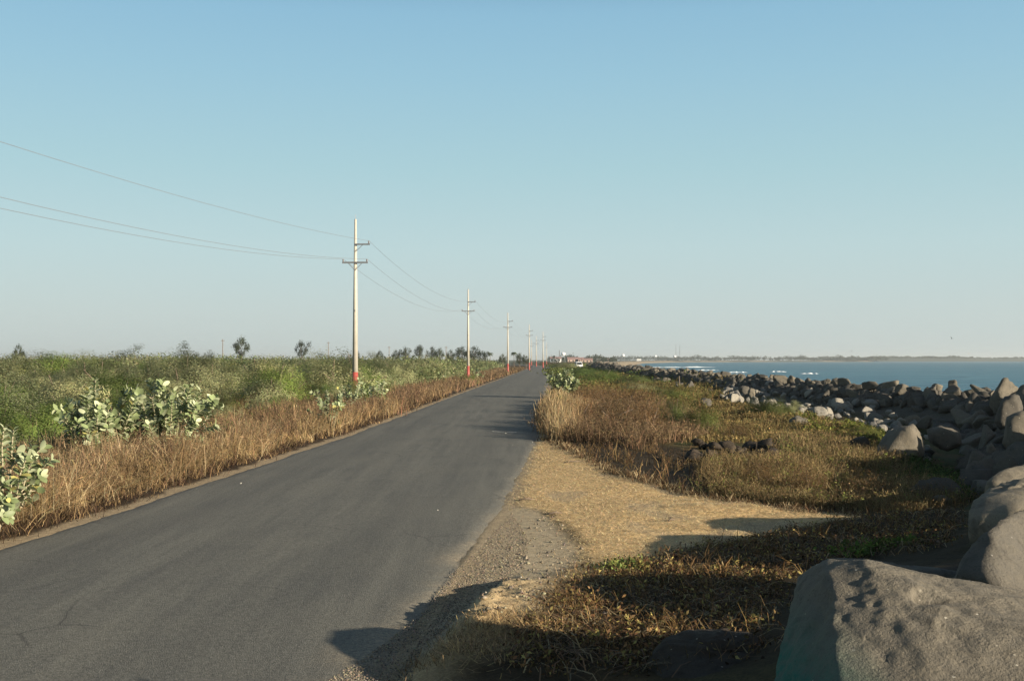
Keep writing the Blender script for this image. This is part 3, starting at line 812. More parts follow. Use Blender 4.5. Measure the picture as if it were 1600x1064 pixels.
# ================================================================== POWER LINE
concrete_m = plain('pole_concrete', (0.43, 0.40, 0.33), 0.85, 0.12, 3.0)
red_m = plain('red_paint', (0.32, 0.065, 0.05), 0.6, 0.2, 5.0)
steel_m = plain('galvanised', (0.16, 0.165, 0.17), 0.5, 0.2, 6.0, 0.3)
insul_m = plain('insulator', (0.10, 0.07, 0.06), 0.35, 0.2, 6.0)
wire_m = plain('wire', (0.16, 0.165, 0.17), 0.6, 0.1, 2.0)
POLE_H = 12.3
def pole_parts(root, far=False):
    zb = 0.0
    n = 8 if far else 14
    def rad(z): return 0.205 - 0.0105 * z
    MB().tube([(0, 0, 0.0), (0, 0, 2.55)], [rad(-.4) + 0.004, rad(2.55) + 0.004], n).build('painted_base', red_m, root, True)
    MB().tube([(0, 0, 2.55), (0, 0, POLE_H)], [rad(2.55), rad(POLE_H)], n).build('shaft', concrete_m, root, True)
    ZL, ZU = POLE_H - 2.78, POLE_H - 1.62
    a = MB().box(-0.82, 0.82, -0.20, -0.10, ZL - 0.05, ZL + 0.05); a.tube([(0.45, -0.14, ZL - 0.02), (0, -0.14, ZL - 0.5)], 0.018, 5); a.tube([(-0.45, -0.14, ZL - 0.02), (0, -0.14, ZL - 0.5)], 0.018, 5)
    ca = a.build('crossarm', steel_m, root)
    a = MB().box(0.0, 0.95, -0.20, -0.10, ZU - 0.045, ZU + 0.045); a.tube([(0.5, -0.14, ZU - 0.02), (0.05, -0.14, ZU - 0.45)], 0.018, 5)
    cu = a.build('crossarm', steel_m, root)
    for par, x, z in ((ca, -0.76, ZL), (ca, 0.76, ZL), (cu, 0.88, ZU)):
        MB().tube([(x, -0.15, z + 0.04), (x, -0.15, z + 0.10), (x, -0.15, z + 0.13), (x, -0.15, z + 0.18), (x, -0.15, z + 0.22)], [0.02, 0.05, 0.03, 0.055, 0.02], 8).build('insulator', insul_m, par, True)
    if not far:
        MB().box(-0.03, 0.03, -0.24, -0.13, 6.4, 6.52).build('bracket', steel_m, root)
        MB().tube([(0, -0.02, POLE_H), (0, -0.02, POLE_H + 0.28)], 0.015, 6).build('lightning_rod', steel_m, root)
    return root
POLES = [(-21.7, 0.0), at_y(555, 560, 70.0)[:2], at_y(731.5, 560, 140.0)[:2], at_y(793.5, 560, 210.0)[:2], at_y(827, 560, 280)[:2], at_y(848.5, 560, 350)[:2],
         at_y(838, 560, 420)[:2], at_y(830.5, 560, 495)[:2], at_y(854, 560, 560)[:2]]
LABS = ['', 'tallest pale concrete power pole with red base, nearest of the row', 'pale power pole with red base, second along the row, beside the far road',
        'third pale power pole with red base, just left of the far road', 'slim power pole with red base at the road edge near the vanishing point',
        'slim pale power pole standing farthest to the sea side of the road end', 'distant thin power pole between the two nearer slim ones', 'distant thin power pole close beside the slim red-based one',
        'faintest power pole at the far end of the row']
pole_roots = []
for k, (x, y) in enumerate(POLES):
    zb = 2.7 + 0.128 * 70 - POLE_H   # tops stand level above the ground
    if k == 0: pole_roots.append((x, y, zb)); continue
    e = empty('power_pole', (x, y, zb), LABS[k], 'power pole', 'power poles along the road', rz=-0.04)
    pole_parts(e, k > 2)
    pole_roots.append((x, y, zb))
def sag_wire(dx, dz, sag, label):
    pts = []
    for i in range(len(pole_roots) - 1):
        (x0, y0, z0), (x1, y1, z1) = pole_roots[i], pole_roots[i + 1]
        for k in range(24 + (i == len(pole_roots) - 2)):
            t = k / 24
            sg = sag * (1.3 if i else (1.0 if dz > -1.45 + POLE_H else 1.45))
            pts.append((x0 + (x1 - x0) * t + dx, y0 + (y1 - y0) * t - 0.15, z0 + (z1 - z0) * t + dz - 4 * sg * t * (1 - t)))
    o = MB().tube(pts, 0.009, 5).build('power_wire', wire_m, None, True)
    return tag(o, label, 'wire', 'wires strung along the poles')
sag_wire(0.88, POLE_H - 1.40, 1.05, 'topmost thin wire strung from the upper arms of the power poles')
sag_wire(0.76, POLE_H - 2.56, 1.05, 'lower thin wire strung from the sea-side ends of the crossarms')
sag_wire(-0.76, POLE_H - 2.56, 1.05, 'lower thin wire strung from the land-side ends of the crossarms')

# ================================================================== VEGETATION
def leaf_cards(C, size, rg, up=None, upw=0.5, aspect=0.5, fold=0.12):
    """one kite-shaped leaf per point: base, side, tip, side"""
    n = len(C)
    nr = rg.normal(size=(n, 3)); nr /= np.linalg.norm(nr, axis=1)[:, None]
    if up is not None:
        nr = nr * (1 - upw) + up * upw; nr /= np.linalg.norm(nr, axis=1)[:, None] + 1e-9
    t = rg.normal(size=(n, 3)); t -= nr * np.sum(t * nr, 1)[:, None]; t /= np.linalg.norm(t, axis=1)[:, None] + 1e-9
    s = np.cross(nr, t); L = np.broadcast_to(size, (n,))[:, None]
    V = np.stack([C - t * L * 0.5, C + s * L * aspect * 0.5 + nr * L * fold, C + t * L * 0.5, C - s * L * aspect * 0.5 + nr * L * fold], 1).reshape(-1, 3)
    return V, np.arange(n * 4).reshape(-1, 4)

def cols(n, base, rg, var=0.25, alt=None, altp=0.0):
    c = np.asarray(base)[None] * (1 + var * rg.normal(size=(n, 1))) * (1 + 0.06 * rg.normal(size=(n, 3)))
    if alt is not None:
        m = rg.random(n) < altp; c[m] = np.asarray(alt) * (1 + var * rg.normal(size=(m.sum(), 1)))
    return np.clip(c, 0.004, 0.9)

def shrub_leaves(seed, nclump, per, leaf, base, alt=None, altp=0.1, flat=0.8, clump=0.2, var=0.11, aspect=0.5, shell=0.6, upw=0.88):
    """unit shrub: radius about 1, height about 1"""
    rg = np.random.default_rng(seed)
    d = rg.normal(size=(nclump, 3)); d[:, 2] = np.abs(d[:, 2]); d /= np.linalg.norm(d, axis=1)[:, None]
    lob = 0.75 + 0.35 * np.array([noise.noise(Vector(q * 1.7) + Vector((seed, 0, 0))) for q in d]) + 0.12 * rg.normal(size=nclump)
    rad = (shell + (1 - shell) * rg.random(nclump) ** 0.6) * lob
    c = d * rad[:, None]
    tone = 1 + 0.16 * rg.normal(size=nclump)
    cr = clump * rg.uniform(0.6, 1.25, nclump)
    k = np.repeat(np.arange(nclump), per)
    off = rg.normal(size=(len(k), 3)) * np.array([1, 1, flat]) * 0.55
    off = np.clip(off, -0.85, 0.85); P = c[k] + off * cr[k][:, None]; P = P / 1.12
    ok = P[:, 2] > 0.03; P = P[ok]; k = k[ok]
    up = P / (np.linalg.norm(P, axis=1)[:, None] + 1e-6) + np.array([0, 0, 0.35])
    V, F = leaf_cards(P, leaf * rg.uniform(0.6, 1.3, len(P)), rg, up, upw, aspect)
    C = cols(len(P), base, rg, var, alt, altp) * np.clip(tone[k], 0.5, 1.6)[:, None]
    return V, F, np.clip(C, 0.004, 0.9), c

def twig_mesh(c, seed, n=16, r0=0.028):
    rg = np.random.default_rng(seed); mb = MB()
    for q in c[rg.permutation(len(c))[:n]]:
        b0 = np.array([rg.normal() * 0.05, rg.normal() * 0.05, -0.05])
        mid = b0 + (q - b0) * 0.5 + np.array([rg.normal() * 0.06, rg.normal() * 0.06, 0.10])
        mb.tube([b0, mid, q], [r0, r0 * 0.65, r0 * 0.25], 5, False)
    return mb

KINDS = {}
def shrub_kind(key, nvar, **kw):
    L = []
    for i in range(nvar):
        V, F, C, c = shrub_leaves(1000 + hash_key(key) + i * 13, **kw)
        me = np_mesh('foliage', V, F, False, fcol=C); me.materials.append(leaf_m)
        st = twig_mesh(c, i, 14).mesh('stem', True); st.materials.append(bark_m)
        L.append((me, st))
    KINDS[key] = L
def hash_key(k): return sum(ord(ch) * (i + 3) for i, ch in enumerate(k)) % 900
shrub_kind('feathery', 4, nclump=110, per=190, leaf=0.037, base=(0.175, 0.245, 0.068), alt=(0.22, 0.275, 0.085), altp=0.2, clump=0.24, aspect=0.30, flat=0.75, shell=0.8)
shrub_kind('olive', 5, nclump=100, per=190, leaf=0.037, base=(0.30, 0.315, 0.17), alt=(0.35, 0.36, 0.205), altp=0.25, clump=0.21, aspect=0.45, shell=0.8)
shrub_kind('dark', 2, nclump=90, per=190, leaf=0.037, base=(0.13, 0.17, 0.06), alt=(0.19, 0.21, 0.075), altp=0.2, clump=0.22, aspect=0.4, shell=0.8)
shrub_kind('yellow', 2, nclump=100, per=190, leaf=0.037, base=(0.165, 0.180, 0.055), alt=(0.11, 0.135, 0.045), altp=0.3, clump=0.24, aspect=0.4, shell=0.8)
shrub_kind('brown', 3, nclump=110, per=80, leaf=0.0375, base=(0.165, 0.098, 0.042), alt=(0.075, 0.05, 0.025), altp=0.3, clump=0.25, aspect=0.22, flat=1.1, shell=0.35, upw=0.2)

def put_shrub(kind, x, y, rad, h, label, group, name='shrub', cat='shrub', z=None, v=None):
    z0 = float(land_z(np.array([x]), np.array([y]))[0]) - 0.06 if z is None else z
    me, st = KINDS[kind][int(rng.integers(len(KINDS[kind]))) if v is None else v]
    e = empty(name, (x, y, z0), label, cat, group, rz=rng.uniform(0, 6.28))
    e.scale = (rad * rng.uniform(1.0, 1.2), rad * rng.uniform(1.0, 1.2), h * 1.1)
    link_mesh('foliage', me, None, e); link_mesh('stem', st, None, e)
    return e

# --- left scrub: skyline of the photograph gives how high the bushes may stand
SKX = [-200, 0, 30, 60, 100, 160, 200, 250, 300, 350, 400, 450, 520, 600, 700, 760, 800, 830]
SKY_ = [545, 546, 542, 541, 549, 545, 541, 538, 544, 548, 551, 553, 551, 551, 552, 555, 562, 566]
n_sh = 0; spots = []; tries = 0
while n_sh < 285 and tries < 60000:
    tries += 1
    Y = 24 * (165 / 24) ** (rng.random() ** 0.8); px = rng.uniform(-70, 825)
    X = (px - 800) / FPX * Y
    r = X - float(road_x(Y))
    if r > -9.5 - 0.02 * Y - (3.5 if Y < 40 else 0): continue
    if Y < 45 and px > 480: continue
    ytop = np.interp(px, SKX, SKY_)
    sky_h = 2.7 + (562 - ytop) * Y / FPX + 0.45
    # low near the verge, taller farther in
    inl = min(1.0, (-r - 9) / 12)
    nat = rng.uniform(0.75, 1.0) * (1.35 + 1.5 * inl) if Y < 60 else rng.uniform(2.3, 4.6)
    h = min(nat, sky_h - rng.random() ** 2 * 0.8 + 0.1)
    if h < 0.7: continue
    rad = h * rng.uniform(0.62, 1.0) * (1.0 + 0.003 * Y)
    if any((X - a) ** 2 + (Y - b_) ** 2 < (0.72 * (rad + c_)) ** 2 for a, b_, c_ in spots): continue
    spots.append((X, Y, rad))
    q = rng.random()
    if Y < 50 and 'x': kind = 'feathery' if q < 0.52 else ('brown' if q < 0.68 else ('olive' if q < 0.9 else 'dark'))
    else: kind = 'olive' if q < 0.62 else ('feathery' if q < 0.83 else ('dark' if q < 0.9 else 'yellow'))
    if 270 < px < 400 and 40 < Y < 60 and q < 0.7: kind = 'brown'
    look = {'feathery': 'bright green feathery shrub', 'olive': 'pale olive-green shrub', 'dark': 'dark green rounded shrub', 'brown': 'dry russet-brown shrub', 'yellow': 'yellow-green leafy shrub'}[kind]
    where = ('just behind the roadside grass' if Y < 42 else 'amid the scrubland' if Y < 80 else 'far back near the skyline')
    where += ', left of the nearest pole' if px < 540 else (', between the two nearest poles' if px < 728 else ', right of the second pole')
    put_shrub(kind, X, Y, rad, h, look + ' ' + where, 'shrubs of the scrubland', z=None)
    n_sh += 1
print('left shrubs', n_sh)

# --- far scrub: one mass
def far_scrub():
    rg = np.random.default_rng(5); VV = []; FF = []; CC = []; k0 = 0
    def mound(X, Y, z0, rad, h, n, leaf, base):
        nonlocal k0
        d = rg.normal(size=(n, 3)); d[:, 2] = np.abs(d[:, 2]); d /= np.linalg.norm(d, axis=1)[:, None]
        P = d * (0.55 + 0.45 * rg.random((n, 1))) * np.array([rad, rad, h]) + np.array([X, Y, z0])
        V, F = leaf_cards(P, leaf * rg.uniform(0.6, 1.3, n), rg, d, 0.5, 0.6)
        VV.append(V); FF.append(F + k0); k0 += len(V); CC.append(cols(n, base, rg, 0.28))
    for i in range(1500):
        Y = 120 * (900 / 120) ** rg.random(); px = rg.uniform(-120, 845)
        X = (px - 800) / FPX * Y
        if X - float(road_x(Y)) > -9 - 0.012 * Y: continue
        ytop = np.interp(px, SKX, SKY_)
        h = min(rg.uniform(2.0, 4.5), 2.7 + (562 - ytop - 1.5) * Y / FPX + 0.4)
        if h < 0.8: h = 0.8
        mound(X, Y, -0.5, h * rg.uniform(0.9, 1.8), h, int(240 * min(1, 260 / Y) + 60), 0.20 + Y * 0.0007, [(0.26, 0.27, 0.13), (0.21, 0.245, 0.095), (0.30, 0.30, 0.17), (0.16, 0.19, 0.08)][int(rg.integers(4))])
    for i in range(260):       # right of the far road and beyond the last poles
        Y = rg.uniform(300, 900); px = rg.uniform(846, 935)
        X = (px - 800) / FPX * Y
        if X - float(road_x(Y)) < 7 or X > float(np.interp(Y, WALL[:, 1], WALL[:, 0])) - 8: continue
        mound(X, Y, -0.4, rg.uniform(1.5, 3), rg.uniform(1.0, 2.2), 120, 0.35, [(0.10, 0.105, 0.05), (0.12, 0.08, 0.045)][i % 2])
    me = np_mesh('far_scrub', np.concatenate(VV), np.concatenate(FF), False, fcol=np.concatenate(CC))
    return tag(link_mesh('far_scrub', me, leaf_m), kind='stuff')
far_scrub()

# --- blades, weeds and litter -------------------------------------------------
def blades(P, H, W, rg, lean, bend_az=None):
    n = len(P); az = rg.uniform(0, 6.283, n) if bend_az is None else bend_az
    dr = np.stack([np.cos(az), np.sin(az), np.zeros(n)], 1); L = (H * lean)[:, None]
    wa = rg.uniform(0, 6.283, n); wv = np.stack([np.cos(wa), np.sin(wa), np.zeros(n)], 1) * (W * 0.5)[:, None]
    up = np.array([0, 0, 1.0])
    hz = np.sqrt(np.clip(1 - np.minimum(lean, 0.98) ** 2 * 0.8, 0.05, 1)) * H
    p0 = P; p1 = P + dr * L * 0.30 + up * (hz * 0.55)[:, None]; p2 = P + dr * L + up * hz[:, None]
    V = np.stack([p0 - wv, p0 + wv, p1 - wv * 0.85, p1 + wv * 0.85, p2 - wv * 0.25, p2 + wv * 0.25], 1).reshape(-1, 3)
    i = np.arange(n)[:, None] * 6
    F = np.concatenate([i + np.array([0, 1, 3, 2]), i + np.array([2, 3, 5, 4])], 1).reshape(-1, 4)
    return V, F, p1, p2

class Mass:
    def __init__(s): s.V = []; s.F = []; s.C = []; s.k = 0
    def add(s, V, F, C):
        s.V.append(V); s.F.append(F + s.k); s.C.append(C); s.k += len(V)
    def build(s, name, m, kind='stuff'):
        me = np_mesh(name, np.concatenate(s.V), np.concatenate(s.F), False, fcol=np.concatenate(s.C))
        return tag(link_mesh(name, me, m), kind=kind)

def clumped(n_cl, per, sampler, spread, rg):
    """clump centres from sampler(n) -> x,y ; per blades in each"""
    cx, cy = sampler(n_cl); k = np.repeat(np.arange(n_cl), per)
    sp = spread * rg.uniform(0.5, 1.5, n_cl)
    x = cx[k] + rg.normal(size=len(k)) * sp[k]; y = cy[k] + rg.normal(size=len(k)) * sp[k]
    return x, y, k, cx, cy

def grow(mass, x, y, k, rg, h, w, tone, col_, alt, altp, lean=(0.1, 0.6), wd=0.0006, leaves=0, leafsz=0.03, leafcol=None, hk=None, asp=0.42):
    n = len(x); Y = np.hypot(x, y); z = land_z(x, y) - 0.03
    nk = k.max() + 1
    hc = rg.uniform(0.6, 1.3, nk) if hk is None else hk
    H = h * hc[k] * rg.uniform(0.5, 1.15, n) * (0.5 + 0.95 * fbm(x * 0.55, y * 0.35, 55, 3)); W = w * rg.uniform(0.7, 1.3, n) + wd * np.maximum(Y - 12, 0)
    ln = rg.uniform(lean[0], lean[1], n)
    V, F, p1, p2 = blades(np.stack([x, y, z], 1), H, W, rg, ln)
    tc = np.clip(1 + tone * rg.normal(size=nk), 0.45, 1.7)
    low = 0.62 + 0.76 * fbm(x * 0.7, y * 0.45, 91, 3)
    C = cols(n, col_, rg, 0.22, alt, altp) * (tc[k] * low)[:, None]
    mass.add(V, F, np.repeat(np.clip(C, 0.004, 0.9), 2, 0))
    if leaves:
        t = rg.random((n, leaves, 1)); P = (p1[:, None] * (1 - t) + p2[:, None] * t + rg.normal(size=(n, leaves, 3)) * 0.035).reshape(-1, 3)
        sz = leafsz * rg.uniform(0.5, 1.4, len(P)) * (1 + 0.02 * np.maximum(np.repeat(Y, leaves) - 15, 0))
        V, F = leaf_cards(P, sz, rg, None, 0, asp)
        mass.add(V, F, cols(len(P), leafcol if leafcol is not None else col_, rg, 0.3) * np.repeat(tc[k] * low, leaves)[:, None])

# left verge
rg = np.random.default_rng(11)
def verge(rmin, rmax, y0, y1, pw=1.0):
    def f(n):
        y = y0 * (y1 / y0) ** (rg.random(n) ** pw); r = -rg.uniform(rmin, rmax, n) - 0.012 * y * rg.random(n)
        return road_x(y) + r, y
    return f
dry = Mass(); weeds = Mass()
GOLD, STR, RUS, BRN, GRN = (0.25, 0.172, 0.085), (0.35, 0.275, 0.16), (0.178, 0.110, 0.063), (0.10, 0.066, 0.040), (0.13, 0.15, 0.055)
# tall straw and golden clumps
x, y, k, cx, cy = clumped(2000, 36, verge(4.1, 10.5, 12.5, 60), 0.20, rg); grow(dry, x, y, k, rg, 0.78, 0.0045, 0.28, GOLD, STR, 0.25, (0.1, 0.9), leaves=3, leafsz=0.13, leafcol=GOLD, asp=0.05)
x, y, k, cx, cy = clumped(1000, 22, verge(5.0, 11.0, 12.5, 40), 0.25, rg); grow(dry, x, y, k, rg, 0.95, 0.004, 0.28, STR, RUS, 0.4, (0.05, 0.8), leaves=3, leafsz=0.14, leafcol=(0.30, 0.225, 0.12), asp=0.05)
# low edge tufts near the asphalt
x, y, k, cx, cy = clumped(900, 24, verge(3.7, 4.9, 12.5, 80), 0.12, rg); grow(dry, x, y, k, rg, 0.24, 0.007, 0.3, (0.07, 0.045, 0.028), GOLD, 0.25, (0.3, 0.9))
# stalks fallen towards the road
x, y, k, cx, cy = clumped(70, 14, verge(4.2, 5.6, 13, 21), 0.35, rg); grow(dry, x, y, k, rg, 1.2, 0.010, 0.2, STR, GOLD, 0.3, (0.9, 0.97))
# russet weeds with small dead leaves
x, y, k, cx, cy = clumped(2300, 12, verge(4.5, 10, 13, 75), 0.18, rg); grow(weeds, x, y, k, rg, 0.92, 0.004, 0.3, RUS, BRN, 0.35, (0.05, 0.7), leaves=9, leafsz=0.026, leafcol=(0.185, 0.12, 0.066))
x, y, k, cx, cy = clumped(1700, 12, verge(4.1, 9.0, 45, 330, 0.85), 0.45, rg); grow(weeds, x, y, k, rg, 0.85, 0.008, 0.25, RUS, GOLD, 0.4, (0.05, 0.6), wd=0.0005, leaves=6, leafsz=0.035, leafcol=(0.17, 0.118, 0.068))
# green weeds in between
x, y, k, cx, cy = clumped(420, 14, verge(6.0, 11.5, 14, 70), 0.2, rg); grow(weeds, x, y, k, rg, 0.8, 0.008, 0.25, GRN, GOLD, 0.3, (0.05, 0.5), leaves=7, leafsz=0.05, leafcol=(0.105, 0.13, 0.035))
x, y, k, cx, cy = clumped(1500, 14, verge(10.0, 24, 22, 120), 0.35, rg); grow(weeds, x, y, k, rg, 0.75, 0.010, 0.25, GRN, RUS, 0.35, (0.05, 0.5), leaves=7, leafsz=0.06, leafcol=(0.09, 0.115, 0.035))

# right side ---------------------------------------------------------------
def in_px(poly, size_pow=1.0):
    P = gpoly(poly); lo, hi = P.min(0), P.max(0)
    def f(n):
        X = []; Yv = []
        c = 0
        while c < n:
            yy = lo[1] * (hi[1] / lo[1]) ** (rg.random(4 * n)); xx = rg.uniform(lo[0], hi[0], 4 * n)
            ok = sd_poly(xx, yy, P) < 0; X.append(xx[ok]); Yv.append(yy[ok]); c += ok.sum()
        return np.concatenate(X)[:n], np.concatenate(Yv)[:n]
    return f
cover = Mass()
CB = [(1110, 750), (1100, 735), (1150, 726), (1215, 722), (1230, 690), (1330, 690), (1400, 715), (1460, 740), (1505, 770), (1500, 795), (1400, 806), (1300, 795), (1180, 778), (1110, 768)]
x, y, k, cx, cy = clumped(1150, 24, in_px(CB), 0.17, rg); grow(cover, x, y, k, rg, 0.38, 0.004, 0.28, (0.17, 0.115, 0.055), (0.25, 0.195, 0.09), 0.35, (0.1, 0.9), leaves=4, leafsz=0.03, leafcol=(0.17, 0.125, 0.058))
x, y, k, cx, cy = clumped(160, 12, in_px(CB), 0.2, rg); grow(cover, x, y, k, rg, 0.36, 0.007, 0.25, GRN, GOLD, 0.3, (0.1, 0.7), leaves=4, leafsz=0.045, leafcol=(0.14, 0.15, 0.035))
# yellow-green cover and dry grass farther in
CG = [(1060, 660), (1110, 625), (1230, 650), (1330, 665), (1380, 690), (1330, 700), (1200, 692), (1090, 700)]
x, y, k, cx, cy = clumped(700, 14, in_px(CG), 0.22, rg); grow(cover, x, y, k, rg, 0.30, 0.008, 0.28, (0.19, 0.13, 0.055), (0.13, 0.125, 0.045), 0.3, (0.1, 0.8), leaves=3, leafsz=0.045, leafcol=(0.17, 0.125, 0.05))
CG2 = [(1240, 652), (1330, 662), (1420, 690), (1440, 712), (1380, 720), (1330, 690), (1250, 676)]
x, y, k, cx, cy = clumped(90, 12, in_px(CG2), 0.2, rg); grow(cover, x, y, k, rg, 0.30, 0.008, 0.25, (0.12, 0.14, 0.035), (0.16, 0.15, 0.04), 0.4, (0.1, 0.9), leaves=8, leafsz=0.06, leafcol=(0.15, 0.165, 0.035))
CG3 = [(1400, 706), (1470, 720), (1520, 760), (1500, 790), (1470, 760), (1430, 730)]
x, y, k, cx, cy = clumped(160, 14, in_px(CG3), 0.14, rg); grow(cover, x, y, k, rg, 0.30, 0.008, 0.25, (0.055, 0.09, 0.025), (0.13, 0.14, 0.04), 0.2, (0.1, 0.8), leaves=8, leafsz=0.055, leafcol=(0.06, 0.10, 0.025))
CG4 = [(885, 605), (940, 583), (1000, 582), (1100, 598), (1150, 610), (1120, 626), (1060, 660), (1000, 640), (930, 640), (870, 650), (866, 620)]
x, y, k, cx, cy = clumped(1500, 14, in_px(CG4), 0.4, rg); grow(cover, x, y, k, rg, 0.6, 0.008, 0.28, (0.16, 0.10, 0.042), (0.12, 0.13, 0.04), 0.35, (0.1, 0.7), wd=0.0005, leaves=5, leafsz=0.05, leafcol=(0.135, 0.115, 0.04))
CG5 = [(880, 590), (900, 576), (960, 574), (1010, 584), (1100, 596), (1060, 604), (980, 600), (930, 606), (890, 612)]
x, y, k, cx, cy = clumped(800, 14, in_px(CG5), 0.6, rg); grow(cover, x, y, k, rg, 0.55, 0.01, 0.28, (0.075, 0.11, 0.03), (0.13, 0.13, 0.04), 0.3, (0.1, 0.7), wd=0.0005, leaves=8, leafsz=0.06, leafcol=(0.095, 0.13, 0.032))
CG6 = [(862, 572), (925, 569), (960, 574), (890, 580), (862, 590)]
x, y, k, cx, cy = clumped(400, 12, in_px(CG6), 1.0, rg); grow(cover, x, y, k, rg, 0.7, 0.02, 0.28, (0.10, 0.11, 0.035), RUS, 0.3, (0.1, 0.7), wd=0.0004, leaves=6, leafsz=0.08, leafcol=(0.10, 0.12, 0.035))
cover.build('ground_cover', blade_m)
# tall brown brush right beside the road
BR = [(852, 655), (858, 634), (900, 622), (1000, 630), (1060, 650), (1090, 690), (1000, 702), (930, 694), (880, 690), (856, 680)]
x, y, k, cx, cy = clumped(760, 18, in_px(BR), 0.24, rg); grow(weeds, x, y, k, rg, 0.72, 0.0045, 0.4, RUS, BRN, 0.4, (0.1, 0.95), leaves=9, leafsz=0.075, leafcol=(0.175, 0.122, 0.064), asp=0.10)
BR2 = [(852, 655), (856, 632), (880, 628), (905, 645), (890, 690), (868, 690), (853, 676)]
x, y, k, cx, cy = clumped(300, 22, in_px(BR2), 0.22, rg); grow(dry, x, y, k, rg, 0.78, 0.0045, 0.25, (0.31, 0.22, 0.11), STR, 0.3, (0.05, 0.5))
BR3 = [(880, 692), (960, 697), (1080, 708), (1160, 730), (1130, 775), (1040, 757), (960, 737), (905, 708)]
x, y, k, cx, cy = clumped(60, 12, in_px(BR3), 0.12, rg); grow(weeds, x, y, k, rg, 0.30, 0.006, 0.3, (0.12, 0.075, 0.035), (0.20, 0.14, 0.06), 0.3, (0.2, 0.9), leaves=2, leafsz=0.035, leafcol=(0.11, 0.07, 0.035))
# edge grasses of the turn-out
ED = [(846, 684), (868, 688), (905, 706), (960, 735), (1040, 756), (1130, 775), (1230, 792), (1340, 803), (1340, 808), (1230, 799), (1130, 781), (1040, 762), (960, 742), (900, 712), (864, 694)]
x, y, k, cx, cy = clumped(330, 14, in_px(ED), 0.1, rg); grow(dry, x, y, k, rg, 0.16, 0.006, 0.3, (0.10, 0.06, 0.03), STR, 0.3, (0.2, 0.9))
dry.build('dry_grass', blade_m)
weeds.build('dry_weeds', blade_m)

# straw scattered over the turn-out
straw = Mass()
def lying(n, sampler, L, W, col_, alt, altp, zoff=0.012, tilt=0.25):
    x, y = sampler(n)
    keep = (fbm(x * 0.9 + 3, y * 0.5, 77) < 0.57) | (rg.random(n) < 0.30); x = x[keep] + 0.12 * rg.normal(size=keep.sum()); y = y[keep] + 0.25 * rg.normal(size=keep.sum()); n = len(x)
    z = land_z(x, y) + zoff * rg.random(n)
    az = rg.uniform(0, 6.283, n); el = np.abs(rg.normal(size=n)) * tilt
    d = np.stack([np.cos(az) * np.cos(el), np.sin(az) * np.cos(el), np.sin(el)], 1)
    sd = np.stack([-np.sin(az), np.cos(az), 0 * az], 1)
    l = (L * rg.uniform(0.4, 1.4, n))[:, None]; w_ = (W * rg.uniform(0.6, 1.4, n) + 0.0003 * np.maximum(y - 10, 0))[:, None]
    P = np.stack([x, y, z + 0.004], 1)
    V = np.stack([P - sd * w_, P + sd * w_, P + d * l + sd * w_ * 0.6, P + d * l - sd * w_ * 0.6], 1).reshape(-1, 3)
    straw.add(V, np.arange(n * 4).reshape(-1, 4), cols(n, col_, rg, 0.25, alt, altp))
SP = [(845, 684), (866, 690), (900, 708), (960, 739), (1040, 759), (1130, 778), (1230, 795), (1345, 806), (1330, 813), (1240, 824), (1170, 837), (1080, 857), (1000, 874), (930, 892), (905, 905), (880, 950), (850, 960), (890, 900), (912, 870), (895, 833), (852, 800), (800, 790), (816, 755), (832, 715)]
lying(75000, in_px(SP), 0.055, 0.0020, (0.70, 0.535, 0.30), (0.34, 0.25, 0.14), 0.25, 0.010, 0.16)
lying(4500, in_px([(900, 890), (860, 960), (790, 1000), (700, 1010), (660, 1064), (760, 1064), (870, 1010), (930, 920)]), 0.10, 0.003, (0.42, 0.30, 0.15), (0.20, 0.14, 0.07), 0.3, 0.02, 0.4)
lying(900, in_px([(800, 790), (890, 830), (905, 880), (840, 980), (650, 1040), (560, 1064), (700, 930), (770, 850)]), 0.06, 0.003, (0.34, 0.25, 0.13), (0.12, 0.085, 0.05), 0.4)
straw.build('straw', blade_m)

# loose gravel washed over the road edge and the dirt
def gravel(n, sampler, s0, s1):
    x, y = sampler(n); z = land_z(x, y); X0 = x - road_x(y); on = np.abs(X0) < 3.5
    z = np.where(on, np.maximum(z, 0.02 + 0.045 * (1 - (X0 / 3.5) ** 2)), z)
    sz = rg.uniform(s0, s1, n) * rg.uniform(0.6, 1.5, n)
    base = np.array([(1, 0, 0), (0, 1, 0), (-1, 0, 0), (0, -1, 0), (0, 0, 0.8), (0, 0, -0.5)])
    a = rg.uniform(0, 6.28, n); V = base[None] * rg.uniform(0.6, 1.3, (n, 6, 1))
    xr = V[..., 0] * np.cos(a)[:, None] - V[..., 1] * np.sin(a)[:, None]; yr = V[..., 0] * np.sin(a)[:, None] + V[..., 1] * np.cos(a)[:, None]
    V = np.stack([xr, yr, V[..., 2]], -1) * sz[:, None, None] + np.stack([x, y, z + sz * 0.3], 1)[:, None]
    T = np.array([(0, 1, 4), (1, 2, 4), (2, 3, 4), (3, 0, 4), (1, 0, 5), (2, 1, 5), (3, 2, 5), (0, 3, 5)])
    F = (np.arange(n)[:, None, None] * 6 + T[None]).reshape(-1, 3)
    return V.reshape(-1, 3), F, np.repeat(cols(n, (0.30, 0.25, 0.18), rg, 0.25, (0.16, 0.14, 0.12), 0.25), 8, 0)
gm = Mass()
gm.add(*gravel(9500, in_px([(800, 800), (760, 845), (705, 900), (665, 955), (600, 1010), (480, 1090), (640, 1090), (660, 1010), (760, 930), (820, 885), (826, 840)]), 0.004, 0.010))
gm.add(*gravel(200, in_px([(900, 930), (1200, 860), (1200, 1064), (760, 1064)]), 0.006, 0.025))
gm.add(*gravel(260, in_px([(852, 800), (895, 833), (915, 862), (880, 940), (780, 995), (700, 1040), (760, 930), (800, 850)]), 0.008, 0.028))
gm.build('gravel', blade_m)

